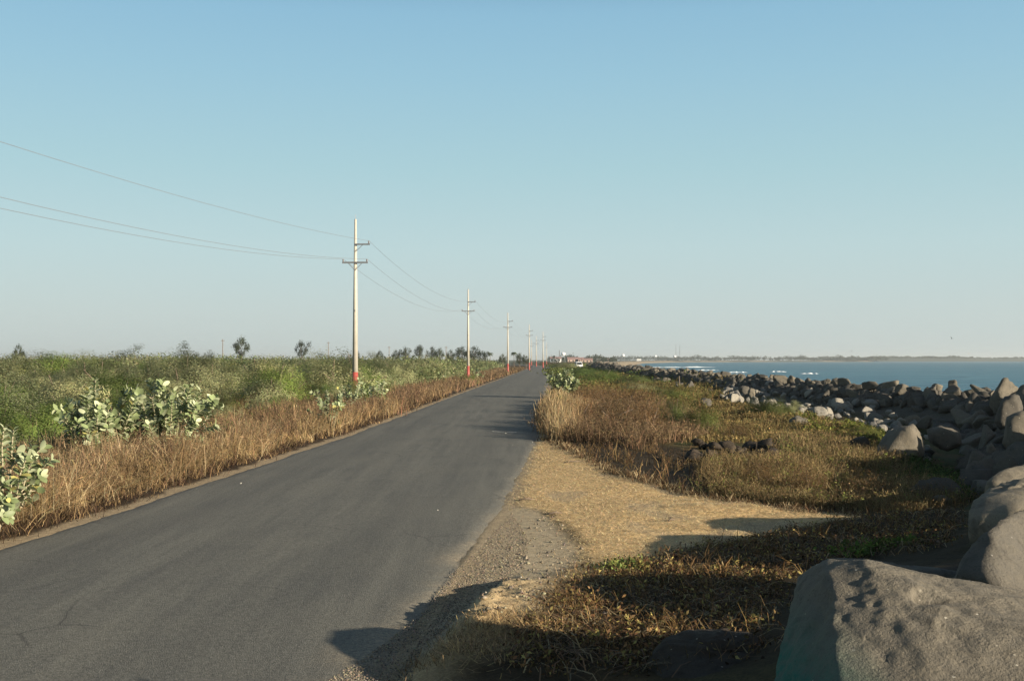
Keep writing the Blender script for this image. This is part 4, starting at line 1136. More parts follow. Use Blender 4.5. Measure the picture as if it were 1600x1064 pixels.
# creeping plant on the dark soil in front: low stems with fleshy golden leaves
creep = Mass()
CR = [(905, 900), (1000, 876), (1080, 858), (1170, 838), (1240, 826), (1340, 814), (1500, 806), (1500, 850), (1470, 890), (1300, 880), (1230, 920), (1205, 1000), (1190, 1064), (880, 1075), (780, 1064), (840, 1000), (860, 960), (880, 930)]
def creeper(ncl, per, poly, base, alt, altp, lsz):
    x, y, k, cx, cy = clumped(ncl, per, in_px(poly), 0.11, rg)
    z = land_z(x, y); hc = rg.uniform(0.03, 0.16, ncl)
    P = np.stack([x, y, z + hc[k] * rg.random(len(x))], 1)
    V, F = leaf_cards(P, lsz * rg.uniform(0.5, 1.5, len(P)), rg, np.array([0, 0, 1.0])[None] * np.ones((len(P), 1)), 0.25, 0.45)
    creep.add(V, F, cols(len(P), base, rg, 0.3, alt, altp) * np.clip(1 + 0.25 * rg.normal(size=ncl), 0.4, 1.6)[k][:, None])
creeper(330, 26, CR, (0.17, 0.10, 0.045), (0.30, 0.25, 0.085), 0.35, 0.045)
creeper(260, 20, CR, (0.07, 0.042, 0.022), (0.13, 0.10, 0.04), 0.3, 0.045)
creeper(45, 26, [(1300, 870), (1420, 855), (1440, 866), (1330, 882)], (0.10, 0.16, 0.03), (0.16, 0.19, 0.05), 0.3, 0.065)
creeper(30, 20, [(950, 890), (985, 882), (1000, 890), (960, 900)], (0.14, 0.19, 0.05), (0.2, 0.2, 0.06), 0.3, 0.05)
x, y, k, cx, cy = clumped(420, 8, in_px(CR), 0.12, rg); grow(creep, x, y, k, rg, 0.22, 0.006, 0.3, (0.24, 0.15, 0.06), (0.13, 0.08, 0.035), 0.5, (0.3, 0.97))
x, y, k, cx, cy = clumped(170, 10, in_px([(690, 1000), (770, 985), (860, 990), (830, 1064), (620, 1064)]), 0.1, rg); grow(creep, x, y, k, rg, 0.09, 0.006, 0.3, (0.26, 0.175, 0.08), (0.13, 0.08, 0.035), 0.4, (0.2, 0.9))
def runners(n, sampler):
    x, y = sampler(n); az = rg.uniform(0, 6.283, n); L = rg.uniform(0.15, 0.5, n); cv = rg.normal(size=n) * 0.8; w_ = 0.006
    prev = None; pts = []
    for t in (0.0, 0.33, 0.66, 1.0):
        a = az + cv * t; xx = x + np.cos(a) * L * t; yy = y + np.sin(a) * L * t
        zz = land_z(xx, yy) + 0.02 + 0.06 * math.sin(3.1 * t); pts.append((np.stack([xx, yy, zz], 1), np.stack([-np.sin(a), np.cos(a), 0 * a], 1)))
    V = np.concatenate([np.stack([p_ - s_ * w_, p_ + s_ * w_], 1) for p_, s_ in pts], 1).reshape(-1, 3)
    F = (np.arange(n)[:, None, None] * 8 + np.array([(0, 1, 3, 2), (2, 3, 5, 4), (4, 5, 7, 6)])[None]).reshape(-1, 4)
    creep.add(V, F, np.repeat(cols(n, (0.17, 0.105, 0.055), rg, 0.3, (0.33, 0.26, 0.14), 0.3), 3, 0))
runners(1500, in_px(CR))
creep.build('creeping_plants', blade_m)

# --- single bushes right of the road
for kind, px, py, wpx, hpx, lab in [
        ('feathery', 557, 634, 90, 56, 'bright green bush directly in front of the nearest power pole'), ('olive', 534, 637, 80, 54, 'olive bush hiding the foot of the nearest power pole on its left'), ('feathery', 578, 636, 72, 53, 'green bush hiding the foot of the nearest power pole on its right'),
        ('feathery', 733, 599, 44, 19, 'green bush hiding the foot of the second power pole'),
        ('brown', 900, 668, 95, 62, 'dry russet bush at the corner of road and turn-out'), ('brown', 955, 672, 90, 72, 'dry brown bush second from the road beside the dark soil'),
        ('brown', 1010, 682, 80, 74, 'dry brown bush left of the dark green bush'), ('dark', 1052, 676, 70, 56, 'dark green bush with a shaded left side above the dark rocks'),
        ('yellow', 1092, 680, 78, 52, 'yellow-green bush joined to the dark green bush'), ('brown', 930, 640, 90, 50, 'dry brown bush behind the front row, near the road'),
        ('brown', 985, 640, 90, 44, 'dry brown bush in the middle of the brown brush'), ('yellow', 1040, 632, 90, 30, 'low yellow-green bush behind the dark green bush'),
        ('feathery', 935, 602, 110, 26, 'wide green mound of creeper by the roadside milkweed'), ('feathery', 905, 588, 70, 16, 'small green mound beyond the roadside milkweed'),
        ('dark', 985, 606, 80, 22, 'low dark green mound right of the wide green one'), ('olive', 1000, 618, 70, 20, 'low olive bush below the dark green mound'),
        ('yellow', 1200, 652, 80, 36, 'olive-yellow bush in front of the pale rubble'), ('olive', 1235, 648, 50, 22, 'small olive bush touching the pale rubble strip'),
        ('feathery', 872, 642, 34, 26, 'small green bush at the very edge of the road'), ('brown', 1150, 690, 80, 30, 'low brown bush above the row of dark rocks'),
        ('yellow', 1350, 682, 60, 22, 'low bright green bush left of the brown-grey peaked boulder'), ('brown', 1190, 760, 90, 52, 'brown bush right of the row of dark rocks'),
        ('brown', 1260, 770, 120, 58, 'low broad brown bush in the brown ground cover'), ('brown', 1350, 780, 130, 60, 'broad brown bush above the tip of the straw patch'),
        ('brown', 1440, 785, 110, 54, 'rounded brown bush at the end of the brown ground cover'), ('olive', 880, 578, 50, 12, 'pale bush at the road end in front of the white van')]:
    x, y, _ = at_z(px, py, -0.05)
    put_shrub(kind, x, y, wpx / FPX * y * 0.55, hpx / FPX * y * 1.05, lab, 'bushes between road and sea wall', 'bush', 'bush')

# --- milkweed: thick pale stems with whorls of big waxy leaves
def milkweed(x, y, H, spread, nstem, seed, label, leafL=0.17, z=None, detail=1.0):
    rg_ = np.random.default_rng(seed)
    z0 = float(land_z(np.array([x]), np.array([y]))[0]) - 0.05
    root = empty('milkweed', (x, y, z0), label, 'milkweed plant', 'milkweed plants along the road')
    mb = MB(); VV = []; FF = []; CC = []; k0 = 0
    ang0 = rg_.uniform(0, 6.28)
    def leafblade(p, d, n, L):
        nonlocal k0
        s = np.cross(d, n); s /= np.linalg.norm(s) + 1e-9; W = L * 0.30
        pts = []
        for t, wd in ((0.0, 0.12), (0.2, 0.75), (0.5, 1.0), (0.8, 0.78), (1.0, 0.12)):
            c_ = p + d * L * t + n * L * (0.10 * t - 0.22 * t * t)
            pts += [c_ - s * W * wd + n * W * 0.22 * wd, c_, c_ + s * W * wd + n * W * 0.22 * wd]
        VV.append(np.array(pts)); f = []
        for i in range(4):
            for j in (0, 1): f.append((i * 3 + j, i * 3 + j + 1, i * 3 + j + 4, i * 3 + j + 3))
        FF.append(np.array(f) + k0); k0 += 15
        r_ = rg_.random()
        base = np.array((0.19, 0.235, 0.11) if r_ < 0.55 else ((0.35, 0.385, 0.235) if r_ < 0.96 else (0.40, 0.37, 0.13))) * rg_.uniform(0.75, 1.25)
        CC.append(np.repeat(base[None], 8, 0))
    for i in range(nstem):
        a = ang0 + i * 2.4 + rg_.normal() * 0.3; out = spread * math.sqrt((i + 0.5) / nstem) * rg_.uniform(0.8, 1.15)
        hh = H * rg_.uniform(0.62, 1.0) * (1 - 0.28 * (out / spread) ** 2)
        tip = np.array([math.cos(a) * out, math.sin(a) * out, hh]); b0 = np.array([math.cos(a) * 0.08, math.sin(a) * 0.08, 0])
        c1 = b0 + (tip - b0) * 0.4 + np.array([math.cos(a) * out * 0.12, math.sin(a) * out * 0.12, hh * 0.02]); pts = []
        for t in np.linspace(0, 1, 7): pts.append(b0 * (1 - t) ** 2 + 2 * c1 * t * (1 - t) + tip * t * t + rg_.normal(size=3) * 0.012)
        mb.tube([tuple(q) for q in pts], list(np.linspace(0.026, 0.009, 7)), 5, False)
        sub = [(pts, 0.58)]
        for bq in range(3 if H > 1 else 2):
            j = int(rg_.integers(2, 6)); aa = a + rg_.uniform(-2.0, 2.0); ln = hh * rg_.uniform(0.16, 0.32)
            e = pts[j] + np.array([math.cos(aa) * ln * 0.8, math.sin(aa) * ln * 0.8, ln * rg_.uniform(0.3, 0.8)]); q = [pts[j] * (1 - t) + e * t + np.array([0, 0, 0.08 * ln * math.sin(3.1 * t)]) for t in np.linspace(0, 1, 5)]
            mb.tube([tuple(v) for v in q], list(np.linspace(0.014, 0.007, 5)), 5, False); sub.append((q, 0.3))
        for pl, start in sub:
            pl = np.array(pl); nn = len(pl) - 1; L_tot = np.sum(np.linalg.norm(np.diff(pl, axis=0), axis=1))
            nn_l = max(4, int(L_tot * (1 - start) / 0.050 * detail))
            for m_ in range(nn_l):
                t = start + (1 - start) * m_ / (nn_l - 1 + 1e-6); f = min(t * nn, nn - 1e-3); i0 = int(f)
                p_ = pl[i0] * (1 - f + i0) + pl[i0 + 1] * (f - i0); ax = pl[i0 + 1] - pl[i0]; ax = ax / (np.linalg.norm(ax) + 1e-9)
                ref = np.cross(ax, [0.3, 0.9, 0.2]); ref /= np.linalg.norm(ref); ot = np.cross(ax, ref)
                az = m_ * 1.57 + rg_.normal() * 0.25
                for sgn in (1, -1):
                    dd = (ref * math.cos(az) + ot * math.sin(az)) * sgn
                    up_ = 0.35 + 0.6 * (m_ / nn_l)
                    d_ = dd + ax * up_ + rg_.normal(size=3) * 0.14; d_ /= np.linalg.norm(d_)
                    nrm = ax - d_ * (ax @ d_); nrm /= np.linalg.norm(nrm) + 1e-9
                    leafblade(p_, d_, nrm, leafL * rg_.uniform(0.65, 1.15) * (0.7 + 0.3 * math.sin(3.1 * m_ / nn_l)))
    mb.build('stem', palestem_m, root, True)
    me = np_mesh('foliage', np.concatenate(VV), np.concatenate(FF), True, fcol=np.concatenate(CC)); link_mesh('foliage', me, milk_m, root)
    return root
def mw(px, d, ytop, wpx, nstem, seed, label, leafL=0.235, detail=1.05):
    x = (px - 800) / FPX * d; z0 = float(land_z(np.array([x]), np.array([d]))[0])
    H = 2.7 + (562 - ytop) * d / FPX - z0
    milkweed(x, d, H, wpx / FPX * d * 0.5, nstem, seed, label, leafL, detail=detail)
mw(160, 29.0, 584, 150, 17, 1, 'bushy milkweed with grey-green leaves, left one of the tall pair in the dry grass')
mw(266, 30, 570, 150, 20, 2, 'tallest milkweed with grey-green leaves, right one of the pair in the dry grass')
mw(4, 18.0, 634, 175, 11, 3, 'milkweed with dark green leaves nearest the camera at the picture edge', 0.18)
mw(-14, 16.6, 735, 90, 6, 4, 'low milkweed half cut off by the picture edge under the dark green one', 0.17)
mw(514, 42, 600, 60, 9, 5, 'small pale milkweed alone at the verge left of the nearest pole', 0.19)
mw(552, 58, 582, 62, 7, 6, 'milkweed at the foot of the nearest power pole', 0.22, 0.8)
mw(590, 60, 584, 40, 5, 7, 'smaller milkweed just right of the nearest power pole', 0.22, 0.8)
mw(882, 76, 572, 54, 18, 8, 'dense cream-green milkweed at the right edge of the road', 0.27, 0.9)
mw(745, 138, 574, 26, 5, 9, 'small milkweed beside the second power pole', 0.3, 0.6)

# --- trees on the skyline
def tree_mesh(seed, shape):
    rg_ = np.random.default_rng(seed); C = []
    n = 26
    for i in range(n):
        if shape == 'round': d = rg_.normal(size=3); d /= np.linalg.norm(d); q = d * rg_.uniform(0.55, 1.0) * np.array([0.42, 0.42, 0.30]) + np.array([0, 0, 0.68])
        else:
            q = np.array([rg_.normal() * 0.22, rg_.normal() * 0.22, rg_.uniform(0.45, 0.98)])
        C.append(q)
    C = np.array(C); k = np.repeat(np.arange(n), 60)
    P = C[k] + rg_.normal(size=(len(k), 3)) * 0.062
    V, F = leaf_cards(P, 0.05 * rg_.uniform(0.6, 1.4, len(P)), rg_, None, 0, 0.6)
    cr = np_mesh('crown', V, F, False, fcol=cols(len(P), (0.045, 0.058, 0.026), rg_, 0.3)); cr.materials.append(leaf_m)
    mb = MB().tube([(0, 0, -0.02), (0.01, 0, 0.25), (0, 0.01, 0.5)], [0.03, 0.024, 0.016], 6)
    for q in C[:9]: mb.tube([(0, 0, 0.33), tuple(q * np.array([0.6, 0.6, 0.85])), tuple(q)], [0.014, 0.009, 0.004], 4, False)
    tr = mb.mesh('trunk', True); tr.materials.append(bark_m)
    return cr, tr
def palm_mesh(seed):
    rg_ = np.random.default_rng(seed); V = []; F = []; k = 0
    for i in range(18):
        a = i * 2.4; up = rg_.uniform(-0.1, 0.9); pts = [np.array([0, 0, 0.9])]
        for t in np.linspace(0.15, 1, 6): pts.append(np.array([math.cos(a) * 0.3 * t, math.sin(a) * 0.3 * t, 0.9 + 0.16 * up * t - 0.20 * t * t]))
        s = np.array([-math.sin(a), math.cos(a), 0])
        for j, q in enumerate(pts):
            w_ = 0.035 * math.sin(3.14 * (j + 0.6) / 7.2); V += [q - s * w_ - np.array([0, 0, w_ * 0.5]), q, q + s * w_ - np.array([0, 0, w_ * 0.5])]
        for j in range(6):
            for e in (0, 1): F.append((k + j * 3 + e, k + j * 3 + e + 1, k + j * 3 + e + 4, k + j * 3 + e + 3))
        k += 21
    cr = np_mesh('crown', V, np.array(F), True, fcol=cols(len(F), (0.05, 0.065, 0.028), rg_, 0.2)); cr.materials.append(leaf_m)
    tr = MB().tube([(0, 0, -0.02), (0.02, 0, 0.4), (0, 0, 0.9)], [0.03, 0.02, 0.016], 7).mesh('trunk', True); tr.materials.append(bark_m)
    return cr, tr
TREES = [tree_mesh(1, 'round'), tree_mesh(2, 'tall'), tree_mesh(3, 'round'), tree_mesh(4, 'tall')]; PALM = [palm_mesh(5), palm_mesh(6)]
for px, ytop, wpx, d, kind, lab in [
        (377, 529, 21, 420, 0, 'lone dark round-crowned tree standing high on the left skyline'), (471, 536, 15, 420, 3, 'lone thin ragged tree on the skyline between the lone round one and the nearest pole'),
        (29, 540, 16, 300, 2, 'small dark tree crown on the skyline at the far left'), (655, 540, 13, 480, 1, 'dark upright tree on the skyline midway between the two nearest poles'),
        (633, 544, 18, 480, 0, 'round tree left of the dark upright skyline tree'), (675, 543, 16, 480, 2, 'round bluish tree right of the dark upright skyline tree'),
        (687, 545, 12, 480, 0, 'smaller round tree right of the bluish one'), (618, 548, 12, 480, 2, 'low round tree at the left end of the skyline clump'),
        (705, 548, 14, 460, 2, 'low tree between the bluish clump and the second pole'), (722, 543, 22, 430, 0, 'broad dark tree just left of the second pole'),
        (742, 543, 24, 430, 2, 'broad dark tree just right of the second pole'), (757, 549, 10, 430, 1, 'short tree at the right slope of the broad dark pair'),
        (766, 549, 9, 430, 'p', 'small palm tree between the second and third poles'), (803, 548, 10, 420, 'p', 'shaggy palm tree just right of the third pole'),
        (812, 553, 14, 420, 0, 'low dark tree beside the shaggy palm'), (786, 554, 12, 420, 2, 'low dark tree left of the third pole'), (822, 557, 12, 420, 2, 'low dark tree left of the slim red-based pole'),
        (557, 548, 8, 420, 1, 'small tree just behind the nearest pole'), (593, 549, 10, 440, 0, 'low tree right of the nearest pole on the skyline')]:
    x = (px - 800) / FPX * d; H = 2.7 + (562 - ytop) * d / FPX + 0.6
    cr, tr = PALM[int(px) % 2] if kind == 'p' else TREES[kind]
    e = empty('palm_tree' if kind == 'p' else 'tree', (x, d, -0.6), lab, 'palm tree' if kind == 'p' else 'tree', 'trees along the skyline', rz=rng.uniform(0, 6))
    sw = wpx / FPX * d / (0.5 if kind == 'p' else 0.72); e.scale = (sw, sw, H)
    link_mesh('crown', cr, None, e); link_mesh('trunk', tr, None, e)
for px, ytop, d, lab in [(348, 530, 380, 'thin bare post left of the lone round tree'), (513, 534, 450, 'thin bare post on the skyline left of the nearest pole'), (697, 541, 470, 'thin bare post among the trees left of the second pole'), (608, 541, 500, 'thin bare post on the skyline right of the nearest pole')]:
    x = (px - 800) / FPX * d; H = 2.7 + (562 - ytop) * d / FPX + 0.6
    e = empty('utility_post', (x, d, -0.6), lab, 'post', 'bare posts on the skyline')
    MB().tube([(0, 0, 0), (0, 0, H)], [0.16, 0.11], 8).build('shaft', bark_m, e, True)
    MB().box(-0.6, 0.6, -0.06, 0.06, H - 0.6, H - 0.45).build('crossarm', bark_m, e)

# --- trees of the far shore: one mass each
def treeline(name, segs, seed):
    rg_ = np.random.default_rng(seed); M = Mass()
    for (px0, px1, d0, d1, z0, hmin, hmax, n, leaf) in segs:
        for i in range(n):
            px = rg_.uniform(px0, px1); d = rg_.uniform(d0, d1); X = (px - 800) / FPX * d
            h = rg_.uniform(hmin, hmax) * (0.7 + 0.6 * noise.noise(Vector((px * 0.05, seed, 0))) + 0.3); w_ = h * rg_.uniform(0.6, 1.2)
            m_ = 26; dd = rg_.normal(size=(m_, 3)); dd /= np.linalg.norm(dd, axis=1)[:, None]
            P = dd * np.array([w_ * 0.6, w_ * 0.6, h * 0.42]) * rg_.uniform(0.4, 1, (m_, 1)) + np.array([X, d, z0 + h * 0.55])
            V, F = leaf_cards(P, leaf * rg_.uniform(0.7, 1.3, m_), rg_, dd, 0.4, 0.8); M.add(V, F, cols(m_, (0.05, 0.062, 0.032), rg_, 0.25))
    M.build(name, leaf_m)
treeline('far_treeline', [(858, 962, 1150, 1800, -0.6, 5, 9.0, 300, 1.5), (930, 1390, 2960, 3200, -0.5, 8, 15.5, 620, 2.6)], 3)
treeline('far_woodland', [(1355, 1520, 3500, 3700, 6.0, 5, 9, 330, 3.0), (1355, 1800, 3550, 3750, 3.5, 5, 8, 420, 3.0)], 8)

# ================================================================== TOWN, VAN, BIRDS, SMALL THINGS
wall_m = plain('house_wall', (0.42, 0.30, 0.24), 0.8, 0.1, 1.0)
white_m = plain('white_wall', (0.72, 0.71, 0.68), 0.7, 0.08, 1.0)
roof_m = plain('roof_tiles', (0.27, 0.165, 0.145), 0.8, 0.2, 1.0)
dark_m = plain('dark_glass', (0.02, 0.025, 0.03), 0.15, 0.1, 1.0)
steelw_m = plain('tank_white', (0.78, 0.78, 0.76), 0.5, 0.08, 1.0)
def house(px, d, wid, dep, eave, ridge, wm, rm, label, nwin=3, flat=False):
    x = (px - 800) / FPX * d
    e = empty('house', (x, d, -0.5), label, 'house', 'houses of the far town')
    MB().box(-wid / 2, wid / 2, -dep / 2, dep / 2, 0, eave).build('wall', wm, e)
    r = MB()
    if flat: r.box(-wid / 2 - 0.2, wid / 2 + 0.2, -dep / 2 - 0.2, dep / 2 + 0.2, eave + 0.003, eave + 0.4)
    else:
        y0, y1 = -dep / 2 - 0.5, dep / 2 + 0.5
        V = [(-wid / 2 - .5, y0, eave - .1), (wid / 2 + .5, y0, eave - .1), (wid / 2 + .5, 0, ridge), (-wid / 2 - .5, 0, ridge), (-wid / 2 - .5, y1, eave - .1), (wid / 2 + .5, y1, eave - .1)]
        r.add(V, [(0, 1, 2, 3), (3, 2, 5, 4), (0, 3, 4), (1, 5, 2), (0, 4, 5, 1)])
    r.build('roof', rm, e)
    for i in range(nwin):
        u = (i + 0.5) / nwin * wid - wid / 2
        MB().box(u - 0.6, u + 0.6, -dep / 2 - 0.06, -dep / 2 + 0.1, eave * 0.35, eave * 0.78).build('window', dark_m, e)
    MB().box(wid * 0.5 / max(nwin, 1) - 0.3 - wid * 0.12, wid * 0.5 / max(nwin, 1) + 0.5 - wid * 0.12, -dep / 2 - 0.05, -dep / 2 + 0.1, 0, 2.1).build('door', bark_m, e)
for a in [(895, 1150, 11, 8, 3.6, 5.8, wall_m, roof_m, 'long house with dark pink roof, left one of the far town row'), (905, 1150, 9, 8, 3.6, 5.6, wall_m, roof_m, 'pink-roofed house in the middle of the far town row'),
          (917, 1050, 10, 8, 3.0, 4.6, wall_m, roof_m, 'low tan house with faded pink roof behind the white van'), (935, 1250, 4, 5, 4.2, 4.6, white_m, white_m, 'little bright white house standing right of the pink roofs', 1, True),
          (949, 1300, 7, 7, 3.4, 5.0, wall_m, roof_m, 'small pinkish house at the right end of the far town row'), (998, 2950, 12, 9, 5, 6.0, white_m, white_m, 'white beach house under the far trees, left end of the beach', 3, True),
          (868, 1200, 12, 8, 4.4, 6.2, white_m, roof_m, 'pale house beside the elevated water tank')]:
    house(*a)
def tank(px, d, ztop, rad, label):
    x = (px - 800) / FPX * d
    e = empty('water_tank', (x, d, -0.5), label, 'water tank', 'white tanks of the far town'); H = ztop + 0.5
    MB().tube([(0, 0, H - rad * 1.5), (0, 0, H - rad * 1.3), (0, 0, H - rad * 0.3), (0, 0, H)], [rad * 0.6, rad, rad, rad * 0.25], 14).build('tank', steelw_m, e, True)
    for sx in (-1, 1):
        for sy in (-1, 1): MB().tube([(sx * rad * 0.9, sy * rad * 0.9, 0), (sx * rad * 0.62, sy * rad * 0.62, H - rad * 1.45)], 0.18, 6).build('leg', steel_m, e)
tank(880, 1180, 10.6, 2.2, 'white water tank on legs above the pink roofs')
tank(973.5, 2400, 15.0, 3.4, 'white tank rising above the far trees, left of the tall mast')
tank(1054, 2980, 14.5, 4.0, 'white tank at the foot of the tall mast')
tank(1024, 2980, 14.8, 3.2, 'white tank midway between the other far shore tanks')
def mast(px, d, ztop, wd, label):
    x = (px - 800) / FPX * d; H = ztop + 0.5
    e = empty('radio_mast', (x, d, -0.5), label, 'radio mast', 'thin masts over the far shore')
    m_ = MB(); n = 14
    L = [(wd * math.cos(a), wd * math.sin(a)) for a in (0.3, 2.4, 4.5)]
    for (a, b_) in L: m_.tube([(a, b_, 0), (a * 0.35, b_ * 0.35, H)], 0.14, 4)
    for i in range(n):
        k0, k1 = 1 - 0.65 * i / n, 1 - 0.65 * (i + 1) / n
        for j in range(3):
            p, q = L[j], L[(j + 1) % 3]; m_.tube([(p[0] * k0, p[1] * k0, H * i / n), (q[0] * k1, q[1] * k1, H * (i + 1) / n)], 0.08, 4)
    m_.build('lattice', steel_m, e); MB().tube([(0, 0, H), (0, 0, H * 1.06)], 0.12, 5).build('antenna', steel_m, e)
mast(1056, 2980, 44, 1.3, 'tall thin radio mast rising over the far shore trees')
mast(1062, 3100, 43, 0.9, 'fainter thin mast just right of the tall one')
mast(874, 1200, 13, 0.7, 'short thin mast beside the elevated water tank')

# white van at the roadside in the distance
vx, vy, _ = at_y(904, 565, 330)
van = empty('van', (vx, vy, -0.05), 'white van parked beside the road behind the green bushes', 'van', rz=0.12)
carwhite_m = plain('van_paint', (0.80, 0.80, 0.79), 0.3, 0.04, 1.0); tyre_m = plain('tyre', (0.02, 0.02, 0.02), 0.85, 0.1, 5.0); lamp_m = plain('lamp_glass', (0.6, 0.6, 0.58), 0.2, 0.05, 2.0); redl_m = plain('red_lens', (0.35, 0.02, 0.02), 0.3, 0.05, 2.0)
def side_outline(s=1.0): return [(-2.3, 0.35), (-2.35, 0.9), (-1.75, 1.15), (-1.05, 1.95), (-0.8, 2.08), (2.1, 2.12), (2.3, 1.9), (2.35, 0.4)]
bm_ = bmesh.new(); pr = MB().prism(side_outline(), -0.95, 0.95); me = pr.mesh('body'); bm_.from_mesh(me)
for v in bm_.verts:
    if v.co.z > 1.5: v.co.y *= 0.86
bmesh.ops.bevel(bm_, geom=list(bm_.edges), offset=0.06, segments=2, affect='EDGES'); bm_.to_mesh(me); bm_.free()
body = link_mesh('body', me, carwhite_m, van); body.rotation_euler = (0, 0, math.pi / 2)
def vpart(name, mb, m_, par=van):
    o = mb.build(name, m_, par); o.rotation_euler = (0, 0, math.pi / 2); return o
wb = MB().add([(-1.70, -0.80, 1.235), (-1.70, 0.80, 1.235), (-1.10, 0.72, 1.935), (-1.10, -0.72, 1.935), (-1.64, -0.80, 1.20), (-1.64, 0.80, 1.20), (-1.04, 0.72, 1.90), (-1.04, -0.72, 1.90)], [(0, 3, 2, 1), (4, 5, 6, 7), (0, 1, 5, 4), (2, 3, 7, 6), (0, 4, 7, 3), (1, 2, 6, 5)])
vpart('windscreen', wb, dark_m)
for s_ in (-1, 1):
    for x0, x1 in ((-0.75, 0.15), (0.3, 1.1), (1.25, 2.0)): vpart('side_window', MB().box(x0, x1, s_ * 0.86 - 0.04, s_ * 0.86 + 0.04, 1.35, 1.85), dark_m)
    vpart('headlight', MB().box(-2.37, -2.27, s_ * 0.72 - 0.14, s_ * 0.72 + 0.14, 0.72, 0.90), lamp_m)
    vpart('tail_light', MB().box(2.30, 2.38, s_ * 0.80 - 0.08, s_ * 0.80 + 0.08, 0.8, 1.2), redl_m)
    vpart('mirror', MB().box(-1.25, -1.12, s_ * 1.08 - 0.09, s_ * 1.08 + 0.09, 1.2, 1.4), dark_m)
    for x0 in (-1.5, 1.5):
        wv = vpart('wheel', MB().tube([(x0, s_ * 0.98, 0.34), (x0, s_ * 0.76, 0.34)], 0.34, 18), tyre_m)
        MB().tube([(x0, s_ * 0.99, 0.34), (x0, s_ * 0.9, 0.34)], 0.19, 12).build('rim', lamp_m, wv)
vpart('bumper', MB().box(-2.43, -2.3, -0.9, 0.9, 0.3, 0.52), dark_m)

# birds over the water
bird_m = plain('dark_plumage', (0.03, 0.03, 0.032), 0.8, 0.2, 20.0); gull_m = plain('pale_plumage', (0.55, 0.55, 0.53), 0.8, 0.15, 20.0)
def bird(px, py, d, span, m_, rz, label, lift):
    x, y, z = at_y(px, py, d); V = []; F = []
    prof = [(-0.42, 0.008), (-0.30, 0.055), (-0.12, 0.075), (0.08, 0.065), (0.24, 0.04), (0.42, 0.035), (0.50, 0.004)]
    for xx, r_ in prof:
        for k in range(8):
            a = k * math.pi / 4; V.append((xx * 0.5, r_ * 0.8 * math.cos(a), r_ * 0.8 * math.sin(a)))
    for i in range(len(prof) - 1):
        for k in range(8): F.append((i * 8 + k, i * 8 + (k + 1) % 8, (i + 1) * 8 + (k + 1) % 8, (i + 1) * 8 + k))
    for s_ in (-1, 1):
        b0 = len(V)
        for t, ch, sw, zz in ((0.0, 0.15, 0.0, 0.02), (0.3, 0.14, -0.03, 0.02 + lift * 0.6), (0.65, 0.10, 0.02, 0.02 + lift), (1.0, 0.015, 0.13, 0.02 + lift * 0.8)):
            V += [(sw - ch * 0.5, s_ * (0.03 + t * 0.5), zz), (sw, s_ * (0.03 + t * 0.5), zz + 0.012), (sw + ch * 0.5, s_ * (0.03 + t * 0.5), zz)]
        for i in range(3):
            for j in (0, 1): F.append((b0 + i * 3 + j, b0 + i * 3 + j + 1, b0 + i * 3 + j + 4, b0 + i * 3 + j + 3))
    me = bpy.data.meshes.new('bird'); me.from_pydata(V, [], F); me.polygons.foreach_set('use_smooth', np.ones(len(F), bool))
    o = link_mesh('bird', me, m_, None, (x, y, z)); o.scale = (span,) * 3; o.rotation_euler = (0.5, 0.1, rz)
    tag(o, label, 'bird', 'birds over the water')
bird(1487, 529, 150, 0.62, bird_m, 1.9, 'dark bird flying highest over the sea', 0.22)
bird(1514, 553, 190, 0.6, gull_m, 0.4, 'pale bird low over the water right of the dark one', 0.18)
bird(1331, 549, 230, 0.7, gull_m, 2.6, 'pale bird farthest left, low in the sky over the bay', 0.15)

# worn paint strokes and small litter on the asphalt
def road_z(x, y): return 0.0
paint_m = plain('worn_paint', (0.55, 0.53, 0.46), 0.8, 0.5, 9.0)
def surface_z(x, y):
    ok, loc, nrm, _ = bpy.data.objects['road'].ray_cast(Vector((x, y, 5)), Vector((0, 0, -1)))
    return loc.z if ok else float(land_z(np.array([x]), np.array([y]))[0])
bpy.context.view_layer.update()
def stroke(px0, px1, py0, py1, wd):
    a = at_z(px0, py0, 0.02); b_ = at_z(px1, py1, 0.02); V = []; n = 14
    for i in range(n + 1):
        t = i / n; x = a[0] + (b_[0] - a[0]) * t; y = a[1] + (b_[1] - a[1]) * t; w_ = wd * (0.45 + 0.55 * abs(noise.noise(Vector((t * 5, px0, 0)))) * 2)
        V += [(x, y - w_, surface_z(x, y - w_) + 0.005), (x, y + w_, surface_z(x, y + w_) + 0.005)]
    F = np.array([(2 * i, 2 * i + 2, 2 * i + 3, 2 * i + 1) for i in range(n)])
    o = link_mesh('road_marking', np_mesh('road_marking', V, F), paint_m); tag(o, kind='structure')
stroke(769, 788, 675.5, 676.3, 0.10); stroke(792, 807, 676.8, 676.4, 0.16)
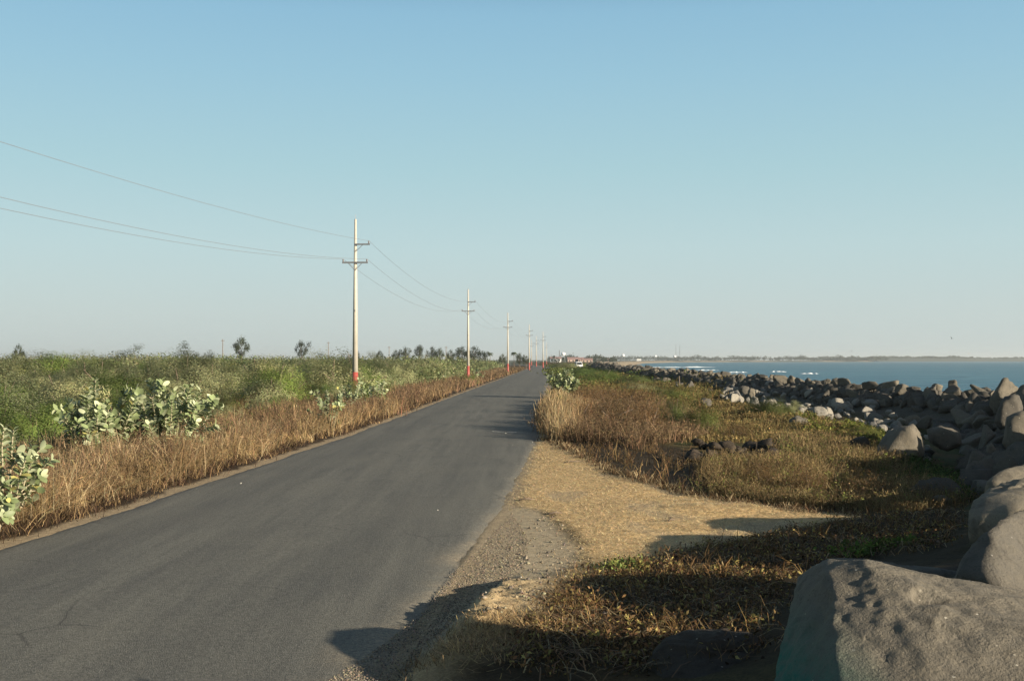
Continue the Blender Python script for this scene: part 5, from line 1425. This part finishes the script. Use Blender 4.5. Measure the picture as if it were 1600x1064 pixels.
for px, py, s_, lab in [(770, 675.5, 0.05, 'white pebble at the left end of the worn paint stroke'), (790, 678, 0.045, 'white pebble just under the worn paint stroke'), (832, 691, 0.045, 'white pebble near the right road edge beyond the turn-out'), (801, 695.5, 0.03, 'tiny white pebble alone in the lane below the worn paint stroke'),
                     (684, 799, 0.03, 'small pale chip in the middle of the near asphalt'), (376, 757, 0.05, 'white pebble on the left road edge by the dry grass'), (814, 905, 0.03, 'white chip in the shadow beside the dirt berm')]:
    x, y, _ = at_z(px, py, 0.02); o = put_rock(SMALL[int(px) % 7], x, y, s_ * 0.38, lab, 'white pebbles on the asphalt', name='pebble', cat='pebble', sink=0.3, z=surface_z(x, y)); o.data = o.data.copy(); o.data.materials.clear(); o.data.materials.append(paint_m)
for px, py, L, a, lab in [(896, 723, 0.5, 0.2, 'dark twig on the straw near the top of the turn-out'), (823, 782, 0.3, 0.1, 'short dark twig on the road edge by the straw'), (1050, 815, 0.15, 0.5, 'tiny dark scrap of bark in the middle of the straw'), (868, 804, 0.25, 0.3, 'small dark twig between straw and grey dirt')]:
    x, y, _ = at_z(px, py, 0.0); z = float(land_z(np.array([x]), np.array([y]))[0])
    m_ = MB().tube([(-L / 2, 0, 0.015), (-L * 0.1, 0.02, 0.035), (L * 0.2, -0.01, 0.03), (L / 2, 0.03, 0.02)], [0.012, 0.016, 0.013, 0.006], 6).tube([(0, 0, 0.03), (L * 0.15, 0.06, 0.05), (L * 0.25, 0.12, 0.05)], [0.008, 0.006, 0.003], 5)
    o = m_.build('twig', bark_m, None, True, (x, y, z + 0.005)); o.rotation_euler = (0, 0, a); tag(o, lab, 'twig', 'twigs on the turn-out')
x, y, _ = at_z(1061, 607, 0.0)
st = MB().tube([(0, 0, -0.2), (0.03, 0, 0.55), (0.02, 0.02, 1.25)], [0.06, 0.055, 0.045], 8).build('wooden_stake', bark_m, None, True, (x, y, float(land_z(np.array([x]), np.array([y]))[0])))
tag(st, 'short weathered wooden stake standing before the boulder heap', 'stake')

# ------------------------------------------------------------------ sea air
HAZE = 0.00013
if HAZE:
    hb = MB().box(-27500, 27500, -27500, 27500, -14.0, 48.5).mesh('haze')
    m = bpy.data.materials.new('haze_air'); m.use_nodes = True; t = m.node_tree; t.nodes.clear()
    pv = t.nodes.new('ShaderNodeVolumePrincipled'); ou = t.nodes.new('ShaderNodeOutputMaterial')
    pv.inputs['Color'].default_value = (0.80, 0.86, 0.88, 1); pv.inputs['Density'].default_value = HAZE; pv.inputs['Anisotropy'].default_value = 0.2
    t.links.new(pv.outputs[0], ou.inputs['Volume'])
    tag(link_mesh('haze', hb, m), kind='stuff')
